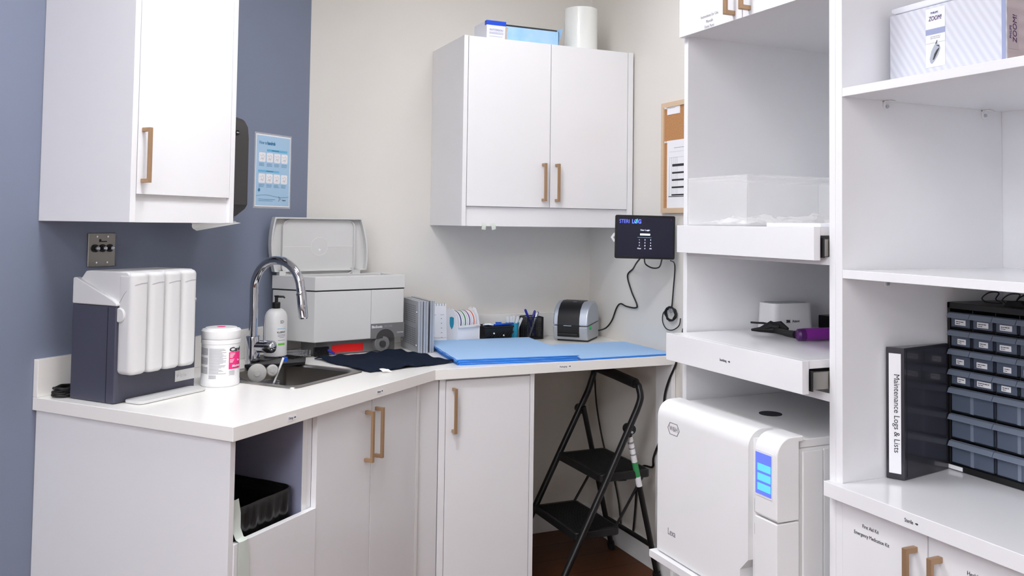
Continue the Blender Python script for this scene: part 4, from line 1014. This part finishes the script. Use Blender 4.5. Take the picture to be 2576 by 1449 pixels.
o = build('appliance_board', MB().box(-.738, -.05, -2.158, -1.6425, .5365, .5555), 'cab', t, F=I4, bev=.001)
build('slide_rail', MB().box(-.60, -.06, -2.1655, -1.6415, .5185, .5360), 'steel_plate', o, F=I4)
build('lower_door', MB().box(XF - .0195, XF - .0005, -2.164, -1.644, .085, .497), 'cab', t, F=I4, bev=.001)

# clear box with plastic bags on upper pull-out
t = thing('clear_bin', 'clear acrylic bin on the upper pull-out shelf', 'bin', T(-.42, -1.78, 1.4187))
a0, a1, b0, b1, hh = -.628, -.16, -1.900, -1.656, .127
cb = MB(); th_ = .003
cb.box(a0, a1, b0, b1, 0, th_); cb.box(a0, a0 + th_, b0, b1, th_, hh); cb.box(a1 - th_, a1, b0, b1, th_, hh); cb.box(a0 + th_, a1 - th_, b0, b0 + th_, th_, hh); cb.box(a0 + th_, a1 - th_, b1 - th_, b1, th_, hh)
build('walls', cb, 'acrylic', t, F=T(0, 0, 1.4187))
rm = MB().tube([(a0, b0, hh), (a1, b0, hh), (a1, b1, hh), (a0, b1, hh)], .0025, 6, closed=True); build('rim', rm, 'acrylic', t, F=T(0, 0, 1.4187))
def crumple(cx, cy, sx_, sy_, sz_, seed, label):
    rn = random.Random(seed); ph = [rn.uniform(0, 6) for _ in range(6)]
    def fn(s, q):
        x = (s - .5) * 2; y = (q - .5) * 2; e = max(0, 1 - x * x) * max(0, 1 - y * y)
        z_ = sz_ * (e ** .5) * (.6 + .4 * math.sin(5 * x + ph[0]) * math.sin(4 * y + ph[1])) + .006 * abs(math.sin(9 * x + 3 * y + ph[2]))
        return (cx + x * sx_ + .008 * math.sin(7 * y + ph[3]), cy + y * sy_ + .008 * math.sin(8 * x + ph[4]), 1.4230 + .001 + max(0.001, z_))
    o = build('plastic_bag', MB().grid(fn, 18, 14, .0006), 'film', origin=(cx, cy, 1.423), smooth=20)
    return props(o, label, 'plastic bag', 'bags in the clear bin')
crumple(-.50, -1.775, .09, .09, .024, 3, 'crumpled clear plastic bag at the front of the clear bin')
crumple(-.30, -1.775, .10, .09, .034, 5, 'crumpled clear plastic bag at the back of the clear bin')
o = build('sheet_stack', MB().box(-.60, -.42, -2.12, -1.94, 1.4187, 1.4275), 'paper', origin=(-.5, -2.0, 1.4187), bev=.001); props(o, 'low white stack of pouches on the upper pull-out beside the clear bin', 'stack of pouches')

# ------------------------------------------------------------------ incubator and crimper on lower pull-out
t = thing('incubator', 'small white incubator block on the lower pull-out shelf', 'incubator', T(-.30, -1.70, 1.127))
def il(ax, ay, dx, z): return [(-.402 + x * 1.0, -1.660 - y, z) for x, y in rr(dx, .152 - dx, dx * .5, .078 - dx * .5, .022, 4)]
build('body', loft([il(0, 0, 0, 1.1272), il(0, 0, .001, 1.14), il(0, 0, .005, 1.205)], True, True), 'white_plastic', t, F=I4, smooth=50)
build('lid_recess', MB().prism(rr(-.385, -.268, -1.728, -1.672, .014, 4), 1.2052, 1.2062), 'alu_face', t, F=I4)
text('3M', .0105, PB(-.350, -1.7385, 1.156), 'ink', t, F=I4, bold=.0006); text('Attest', .0105, PB(-.322, -1.7385, 1.156), 'ink', t, F=I4)
t = thing('crimping_tool', 'black tool with fat purple handle lying on the pull-out shelf', 'hand tool', T(-.42, -1.80, 1.1275))
hd = MB().tube([(-.466, -1.724, 1.136), (-.452, -1.742, 1.138), (-.428, -1.775, 1.139), (-.440, -1.815, 1.140), (-.456, -1.852, 1.141), (-.464, -1.893, 1.143)], [.003, .007, .0085, .0085, .009, .010], 8)
hd.tube([(-.452, -1.742, 1.138), (-.432, -1.765, 1.152), (-.420, -1.782, 1.147)], [.006, .012, .008], 10)
hd.tube([(-.432, -1.762, 1.150), (-.412, -1.778, 1.153), (-.408, -1.800, 1.143)], [.009, .011, .006], 10)
hd.tube([(-.462, -1.716, 1.155), (-.440, -1.742, 1.155), (-.430, -1.756, 1.152)], [.0025, .003, .004], 6)
build('head', hd, 'black_matte', t, F=I4)
build('grip', MB().tube([(-.470, -1.904, 1.1440), (-.466, -1.905, 1.1440), (-.452, -1.907, 1.1440)], [.012, .0155, .0163], 16), 'purple_dark', t, F=I4)
build('handle', MB().tube([(-.4515, -1.907, 1.1440), (-.444, -1.908, 1.1442), (-.36, -1.914, 1.1440), (-.26, -1.922, 1.1435)], [.0163, .0165, .0163, .015], 16), 'purple', t, F=I4)
t = thing('charger_block', 'black block with cords at the back of the pull-out shelf', 'charger', T(-.16, -1.72, 1.1272))
build('block', MB().box(-.195, -.150, -1.745, -1.690, 1.1275, 1.165), 'black_plastic', t, F=I4, bev=.003)
build('cord', MB().tube(smooth_pts([(-.17, -1.755, 1.140), (-.185, -1.79, 1.146), (-.14, -1.80, 1.135), (-.11, -1.76, 1.137), (-.13, -1.70, 1.135)], 6), .004, 8), 'rubber', t, F=I4)
t = thing('dark_bottle', 'dark upright container with clear spout at the back right of the pull-out shelf', 'container', T(-.115, -1.86, 1.1272))
build('body', MB().lathe([(.001, 0), (.030, 0), (.032, .005), (.032, .085), (.024, .10), (.001, .105)], 24), 'black_plastic', t)
build('spout_loop', MB().tube(smooth_pts([(-.02, .012, .09), (-.045, .022, .12), (-.048, .024, .16), (-.025, .010, .185)], 6), .0035, 8), 'clear_grey', t)

# ------------------------------------------------------------------ autoclave
t = thing('autoclave', 'large white steam sterilizer with blue touch screen on the tall cabinet board', 'sterilizer', T(-.43, -1.89, .556))
zb_ = .5562
MY = plane((0, 0, 0), (1, 0, 0), (0, 0, 1))         # x->X, y->Z, normal -> -Y
build('body', MB().box(-.662, -.13, -2.108, -1.668, zb_ + .004, .925), 'white_plastic', t, F=I4, bev=.003)
build('top_plate', MB().box(-.652, -.125, -2.111, -1.662, .9255, .9440), 'white_plastic', t, F=I4, bev=.002)
build('vent_cap', MB().lathe([(.001, .9441), (.0285, .9441), (.0285, .9452), (.001, .9455)], 32), 'hole', t, F=T(-.531, -1.876, 0))
def front_prof(x_f, x_b, z0_, z1_, r, xt):
    P_ = [(x_b, z0_), (x_f + .004, z0_), (x_f, z0_ + .004)]
    for i in range(9):
        a = math.radians(180 - 90 * i / 8); P_.append((x_f + r + r * math.cos(a), z1_ - r + r * math.sin(a)))
    P_ += [(xt, z1_ + .0005), (xt, z1_ - .012), (x_b, z1_ - .012)]
    return P_
dr_ = MB().prism(front_prof(-.7255, -.668, .5575, .953, .042, -.655), 1.661, 1.998, M=MY)
dr_.prism([(-.668, .660), (-.7255, .660)] + front_prof(-.7255, -.668, .660, .953, .042, -.655)[3:], 1.998, 2.026, M=MY)
dr_.add([(-.668, -1.998, .63), (-.7255, -1.998, .63), (-.7255, -2.026, .660), (-.668, -2.026, .660), (-.668, -1.998, .660), (-.7255, -1.998, .660)], [(0, 1, 2, 3), (1, 5, 2), (0, 3, 4), (0, 4, 5, 1), (3, 2, 5, 4)])
dr = build('door', dr_, 'white_plastic', t, F=I4, bev=0)
PA = PR(-.7257, -1.733, .890)
hx = [(-.0265, 0), (-.0165, .0155), (.0165, .0155), (.0265, 0), (.0165, -.0155), (-.0165, -.0155)]
build('emblem', MB().prism(hx, 0, .0003, M=PA, holes=[[(x * .90, y * .90) for x, y in hx]]), 'logo_grey', dr, F=I4, smooth=0)
text('W&H', .0175, PA, 'logo_grey', dr, F=I4, sx=.88)
text('Lexa', .024, PR(-.7257, -1.727, .6235), 'logo_grey', dr, F=I4, sx=.75)
ga = MB().box(-.712, -.664, -2.046, -2.0265, .575, .935); build('gap_panel', ga, 'white_plastic', t, F=I4)
la = MB(); la.box(-.7135, -.7115, -2.045, -2.034, .770, .800); la.box(-.7135, -.7115, -2.045, -2.034, .72, .745); la.box(-.7135, -.7115, -2.045, -2.036, .65, .67)
build('door_latch', la, 'black_plastic', t, F=I4)
pd = build('control_pod', MB().prism(front_prof(-.7255, -.662, .7715, .9545, .042, -.650), 2.0470, 2.121, M=MY), 'white_plastic', t, F=I4, bev=.003)
build('screen_bezel', MB().prism(rr(-2.108, -2.0500, .8165, .9175, .004, 3), 0, .0010, M=plane((-.7256, 0, 0), (0, 1, 0), (0, 0, 1)) @ Matrix.Scale(-1, 4, (0, 0, 1))), 'white_plastic', pd, F=I4)
build('screen', MB().box(-.7276, -.7267, -2.1045, -2.0530, .8215, .9125), 'screen_blue', pd, F=I4)
til = MB()
for k in range(3): til.box(-.7280, -.7277, -2.1035, -2.0600, .873 - k * .0215, .889 - k * .0215)
build('screen_tile', til, 'screen_mint', pd, F=I4)
build('lower_panel', MB().prism([(-.662, .5575), (-.7215, .5575), (-.7255, .5615), (-.7255, .7690), (-.662, .7690)], 2.0470, 2.121, M=MY), 'white_plastic', t, F=I4, bev=.003)
build('side_cover', MB().box(-.645, -.585, -2.1135, -2.1075, .60, .918), 'white_plastic', t, F=I4, bev=.004)
build('side_cover', MB().box(-.583, -.14, -2.1120, -2.1075, .5625, .918), 'white_plastic', t, F=I4, bev=.002)
build('foot', MB().box(-.62, -.58, -1.72, -1.69, zb_ - .0001, zb_ + .0045).box(-.62, -.58, -2.09, -2.06, zb_ - .0001, zb_ + .0045).box(-.2, -.16, -1.72, -1.69, zb_ - .0001, zb_ + .0045).box(-.2, -.16, -2.09, -2.06, zb_ - .0001, zb_ + .0045), 'rubber', t, F=I4)

# ------------------------------------------------------------------ bookcase and sterile counter
YN = -3.02
t = thing('bookcase', 'white open shelving beside the tall cabinet', 'shelving', T(-.36, -2.6, 0))
build('side_panel', MB().box(XF, -.106, -2.2045, -2.1855, .0005, 2.60), 'cab', t, F=I4, bev=.001)
build('side_panel', MB().box(XF, -.106, YN - .018, YN, .0005, 2.60), 'cab', t, F=I4, bev=.001)
build('back_panel', MB().box(-.1055, -.092, YN - .018, -2.1855, .0005, 2.60), 'cab', t, F=I4)
build('mounting_rail', MB().box(-.091, -.0008, YN, -2.20, 2.0, 2.1), 'cab', t, F=I4)
for z0_, z1_ in ((1.7035, 1.7225), (1.3085, 1.3270), (2.58, 2.60)):
    s_ = build('shelf', MB().box(XF, -.1065, YN, -2.205, z0_, z1_), 'cab', t, F=I4, bev=.001)
    if z0_ < 2:
        for x in (-.490, -.170):
            br_ = build('shelf_bracket', MB().prism([(0, 0), (.016, 0), (.016, -.016), (.010, -.022), (.004, -.020), (0, -.014)], 0, .003, M=plane((x - .008, -2.2052, z0_ - .0003), (1, 0, 0), (0, 0, 1))).box(x - .008, x + .012, -2.222, -2.2055, z0_ - .003, z0_ - .0005), 'white_plastic', s_, F=I4)
            br_['note'] = ''
            del br_['note']
            build('screw', MB().tube([(x, -2.208, z0_ - .013), (x, -2.2115, z0_ - .013)], .0042, 12), 'alu', br_, F=I4)
t = thing('sterile_counter', 'thick white countertop in front of the open shelving', 'worktop', T(-.36, -2.6, .87))
build('top', MB().prism([(-.643, -2.1725), (-.621, -2.1725), (-.621, -2.2050), (-.1065, -2.2050), (-.1065, YN + .0005), (-.621, YN + .0005), (-.621, YN - .03), (-.643, YN - .03)], .8385, .870), 'cab', t, F=I4, bev=.0012)
P_ = PR(-.6433, -2.402, .8535)
text('Sterile', .0105, P_ @ T(-.006, 0, 0), 'ink', t, F=I4, sx=.75)
build('arrow', MB().prism([(.0, -.0014), (.005, -.0014), (.005, -.0036), (.0105, 0), (.005, .0036), (.005, .0014), (0, .0014)], 0, .0004, M=P_ @ T(.0085, 0, 0) @ Matrix.Scale(.7, 4)), 'ink', t, F=I4, smooth=0)
t = thing('base_cabinet', 'white labelled base cabinet under the thick counter', 'cabinet', T(-.36, -2.6, 0))
build('bottom_board', MB().box(-.60, -.1065, -2.9995, -2.206, .08, .098), 'cab', t, F=I4)
build('top_board', MB().box(-.60, -.1065, -2.9995, -2.206, .80, .818), 'cab', t, F=I4)
for a, b_, hy in ((-2.4185, -2.2055, -2.392), (-2.640, -2.4215, -2.448), (-2.86, -2.643, -2.83)):
    d = build('door', MB().box(XF - .001, XF + .018, a, b_, .085, .8365), 'cab', t, F=I4, bev=.001)
    handle(d, T(XF - .001, hy, .722) @ OUT_R, .160, F=I4)
    if hy == -2.392:
        P_ = PR(XF - .0012, -2.281, .789)
        text('First Aid Kit', .0105, P_ @ T(0, .009, 0), 'ink', d, F=I4, sx=.82); text('Emergency Medication Kit', .0105, P_ @ T(.002, -.009, 0), 'ink', d, F=I4, sx=.82)
    if hy == -2.448:
        P_ = PR(XF - .0012, -2.504, .792); text('Health & Safety', .0105, P_, 'ink', d, F=I4, sx=.9, align='LEFT')

# binder
pa = Vector((-.497, -2.2085)); pb = Vector((-.479, -2.242)); pe = Vector((-.306, -2.2120))
t = thing('binder', 'black ring binder with white spine label Maintenance Logs & Lists', 'binder', T(-.48, -2.225, .8703))
zb_ = .8705; hb_ = .286
sd = (pb - pa).normalized(); cd = (pe - pb).normalized()
ed = Vector((-.318, -2.2075))
body = [pa, pb, pe, ed]
build('cover', MB().prism([(p.x, p.y) for p in body], zb_, zb_ + hb_), 'binder', t, F=I4, bev=.0015)
Psp = plane((((pa + pb) / 2).x, ((pa + pb) / 2).y, zb_ + hb_ / 2), (sd.x, sd.y, 0), (0, 0, 1))
lb = build('spine_label', MB().box(-.0125, .0125, -.130, .130, .0003, .0010, M=Psp), 'paper', t, F=I4)
text('Maintenance Logs & Lists', .0168, Psp @ T(.0035, 0, .0012) @ RZ(-90), 'ink', lb, F=I4, sx=1.0)
Pcv = plane((pb.x, pb.y, zb_), (cd.x, cd.y, 0), (0, 0, 1))
build('cover_pocket', MB().box(.010, .155, .006, hb_ - .006, .0003, .0010, M=Pcv), 'binder', t, F=I4)

# drawer organiser
t = thing('drawer_organizer', 'black small-parts organizer with clear labelled drawers on the counter', 'organizer', T(-.23, -2.38, .8703))
YO, WO, HO = -2.2055, .352, .380
zo = .8704
f1 = MB()
P0 = lambda y: y
rows_s = [(1.2305, 1.193), (1.1905, 1.150), (1.1475, 1.104), (1.1015, 1.063)]
rows_l = [(1.060, 1.003), (1.000, .943), (.940, .886)]
ycol = lambda i, w: YO - .0095 - i * w
f1.box(-.300, -.115, YO - WO, YO, zo + .0, zo + .006); f1.box(-.300, -.115, YO - WO, YO, 1.236, 1.250)
f1.box(-.300, -.115, YO - .0075, YO, zo, 1.250); f1.box(-.300, -.115, YO - WO, YO - WO + .0075, zo, 1.250); f1.box(-.120, -.115, YO - WO, YO, zo, 1.250)
for a_, b_ in rows_s + rows_l: f1.box(-.298, -.12, YO - WO, YO, b_ - .0025, b_ - .0002)
for i in range(1, 6): f1.box(-.298, -.12, YO - .0085 - i * .0558 - .001, YO - .0085 - i * .0558 + .001, 1.061, 1.236)
for i in range(1, 3): f1.box(-.298, -.12, YO - .0085 - i * .1116 - .001, YO - .0085 - i * .1116 + .001, zo, 1.061)
f1.box(-.302, -.298, YO - WO, YO, zo, zo + .014)
build('frame', f1, 'black_plastic', t, F=I4, bev=.001, seg=1)
rn = random.Random(11)
def drawer(y0_, y1_, z0_, z1_, big):
    d = MB(); x = -.3015
    d.box(x, x + .002, y1_ + .003, y0_ - .003, z0_ + .001, z1_ - .012); d.box(x, -.14, y1_ + .003, y0_ - .003, z0_ + .001, z0_ + .003)
    d.box(x, -.14, y1_ + .003, y1_ + .0045, z0_ + .001, z1_ - .006); d.box(x, -.14, y0_ - .0045, y0_ - .003, z0_ + .001, z1_ - .006)
    o = build('drawer', d, 'drawer_clear', t, F=I4)
    lip = MB().prism([(x + .002, z1_ - .002), (x - .006, z1_ - .004), (x - .012, z1_ - .0145), (x - .009, z1_ - .0145), (x - .002, z1_ - .0125), (x + .002, z1_ - .012)], -y0_ + .0008, -y1_ - .0008, M=MY)
    build('drawer_lip', lip, 'drawer_lip', o, F=I4)
    if big: build('divider_rib', MB().box(x - .0012, x, (y0_ + y1_) / 2 - .004, (y0_ + y1_) / 2 + .004, z0_ + .002, z1_ - .015), 'drawer_lip', o, F=I4)
    else:
        w = rn.uniform(.018, .038); yc = (y0_ + y1_) / 2 + rn.uniform(-.003, .003); zc_ = z0_ + .013
        l = build('drawer_label', MB().box(x - .0008, x - .0001, yc - w / 2, yc + w / 2, zc_ - .006, zc_ + .006), 'paper', o, F=I4)
        build('label_print', rects(MB(), scribble(-w / 2 + .003, w / 2 - .003, [.0008], .0016, .1) + scribble(-w / 2 + .003, 0, [-.0032], .0014, .1), PR(x - .0010, yc, zc_)), 'ink', l, F=I4)
        if rn.random() < .6: build('contents', MB().box(x + .004, x + .06, y1_ + .006, y0_ - .006, z0_ + .004, z0_ + rn.uniform(.008, .018)), 'box_torn', o, F=I4)
for a_, b_ in rows_s:
    for i in range(6): drawer(YO - .0085 - i * .0558, YO - .0085 - (i + 1) * .0558, b_, a_, False)
for a_, b_ in rows_l:
    for i in range(3): drawer(YO - .0085 - i * .1116, YO - .0085 - (i + 1) * .1116, b_, a_, True)
build('maker_label', MB().box(-.3030, -.3022, YO - .040, YO - .003, zo + .002, zo + .011), 'paper', t, F=I4)
t = thing('wire_clips', 'black wire binder clip handles on top of the organizer', 'clips', T(-.24, -2.30, 1.2505))
wc = MB()
for y, xx in ((-2.285, -.25), (-2.335, -.25), (-2.365, -.245)):
    wc.tube(smooth_pts([(xx, y + .020, 1.254), (xx, y + .028, 1.262), (xx, y + .010, 1.276), (xx, y - .014, 1.277), (xx, y - .006, 1.262), (xx, y - .022, 1.254), (xx, y + .018, 1.2535)], 4), .0016, 6)
build('wire', wc, 'black_metal', t, F=I4)
build('clip_body', MB().prism([(-2.32, 1.2505), (-2.37, 1.2505), (-2.36, 1.262), (-2.33, 1.262)], .225, .265, M=plane((0, 0, 0), (0, 1, 0), (0, 0, 1)) @ Matrix.Scale(-1, 4, (0, 0, 1))), 'black_matte', t, F=I4)

# whitening kit box on the top shelf
t = thing('product_box', 'large white striped product box on the upper shelf', 'box', T(-.35, -2.36, 1.7228))
bx0, bx1, by0, by1, bz = -.500, -.200, -2.503, -2.226, 1.7228
build('carton', MB().box(bx0, bx1, by0, by1, bz, bz + .166), 'box_stripe', t, F=I4, bev=.0015)
build('edge_band', MB().box(bx0 - .0006, bx0 + .0, by0 + .001, by0 + .009, bz + .001, bz + .165), 'periwinkle', t, F=I4)
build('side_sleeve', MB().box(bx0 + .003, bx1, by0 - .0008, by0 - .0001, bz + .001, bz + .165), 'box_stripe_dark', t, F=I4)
build('lid', MB().prism([(-by1, bz + .1725), (-by1 - .0 + .010, bz + .168), (-by0 + .01, bz + .168), (-by0 + .01, bz + .186), (-by1, bz + .182)], bx0 + .004, bx1 - .01, M=plane((0, 0, 0), (0, -1, 0), (0, 0, 1)) @ Matrix.Scale(-1, 4, (0, 0, 1))), 'box_white', t, F=I4, bev=.003)
P_ = PR(bx0 - .0002, -2.3445, bz)
lab = build('front_label', MB().box(-.0235, .0235, .035, .160, 0, .0006, M=P_), 'box_white', t, F=I4)
P2 = P_ @ T(0, 0, .0008)
text('ZOOM!', .0135, P2 @ T(-.0005, .1375, 0), 'purple_dark', lab, F=I4, sx=.70, shear=.15); text('PHILIPS', .0058, P2 @ T(-.002, .1495, 0), 'tape_navy', lab, F=I4)
build('label_band', rects(MB(), [(-.0235, .0235, .104, .116)], P_ @ T(0, 0, .0007)), 'periwinkle', lab, F=I4)
build('small_print', rects(MB(), scribble(-.012, .014, [.0985, .0950], .0010, .1) + [(-.0235, .0235, .0855, .0859)], P_ @ T(0, 0, .0007)), 'ink_soft', lab, F=I4)
lam = MB(); lam.prism([(-.012, .044), (-.014, .052), (-.010, .068), (-.002, .081), (.004, .084), (.010, .080), (.012, .072), (.006, .058), (-.003, .047), (-.008, .042)], 0, .0004, M=P2)
lam.mi = 1; lam.prism([(-.006, .050), (-.002, .062), (.004, .070), (.010, .074), (.009, .070), (.003, .060), (-.003, .050)], .0004, .0007, M=P2); lam.prism([(.0, .082), (.003, .083), (.005, .090), (.004, .090)], 0, .0007, M=P2); lam.prism([(.002, .080), (.009, .079), (.0105, .075), (.005, .078)], .0004, .0007, M=P2)
build('lamp_picture', lam, ['alu', 'charcoal'], lab, F=I4)
P3 = plane((bx0, by0 - .0009, bz), (1, 0, 0), (0, 0, 1))
l2 = build('side_label', MB().box(.004, .034, .045, .125, 0, .0005, M=P3), 'box_brown', t, F=I4)
text('ZOOM!', .0165, P3 @ T(.023, .085, .0007) @ RZ(90), 'purple_dark', l2, F=I4, shear=.15); text('PHILIPS', .008, P3 @ T(.0105, .078, .0007) @ RZ(90), 'tape_navy', l2, F=I4)

# ------------------------------------------------------------------ camera
cx, cy, cz = -2.0444, -3.6191, 1.417
yaw, pitch, roll, fpx, sy = .4235, .0401, .0136, 2172.39, -248.98
fwd = Vector((math.sin(yaw) * math.cos(pitch), math.cos(yaw) * math.cos(pitch), math.sin(pitch)))
rt = Vector((math.cos(yaw), -math.sin(yaw), 0)); up = rt.cross(fwd)
r2 = rt * math.cos(roll) + up * math.sin(roll); u2 = -rt * math.sin(roll) + up * math.cos(roll)
cam = bpy.data.cameras.new('camera'); co = bpy.data.objects.new('camera', cam); COL.objects.link(co)
Mx = Matrix.Identity(4)
for i in range(3): Mx[i][0] = r2[i]; Mx[i][1] = u2[i]; Mx[i][2] = -fwd[i]
Mx[0][3], Mx[1][3], Mx[2][3] = cx, cy, cz
co.matrix_world = Mx
cam.sensor_fit = 'HORIZONTAL'; cam.sensor_width = 36.; cam.lens = fpx / 2576 * 36; cam.shift_y = sy / 2576; cam.clip_start = .05
sc.camera = co

# ------------------------------------------------------------------ world and view
wd = bpy.data.worlds.new('world'); sc.world = wd; wd.use_nodes = True
bg = wd.node_tree.nodes['Background']; bg.inputs['Color'].default_value = (.8, .87, 1, 1); bg.inputs['Strength'].default_value = .3
vs = sc.view_settings; vs.view_transform = 'Standard'; vs.look = 'None'; vs.gamma = 1; vs.use_curve_mapping = False; vs.exposure = .18
sc.cycles.max_bounces = 10; sc.cycles.diffuse_bounces = 6; sc.cycles.glossy_bounces = 5; sc.cycles.transmission_bounces = 8; sc.cycles.transparent_max_bounces = 16
sc.cycles.caustics_reflective = False; sc.cycles.caustics_refractive = False
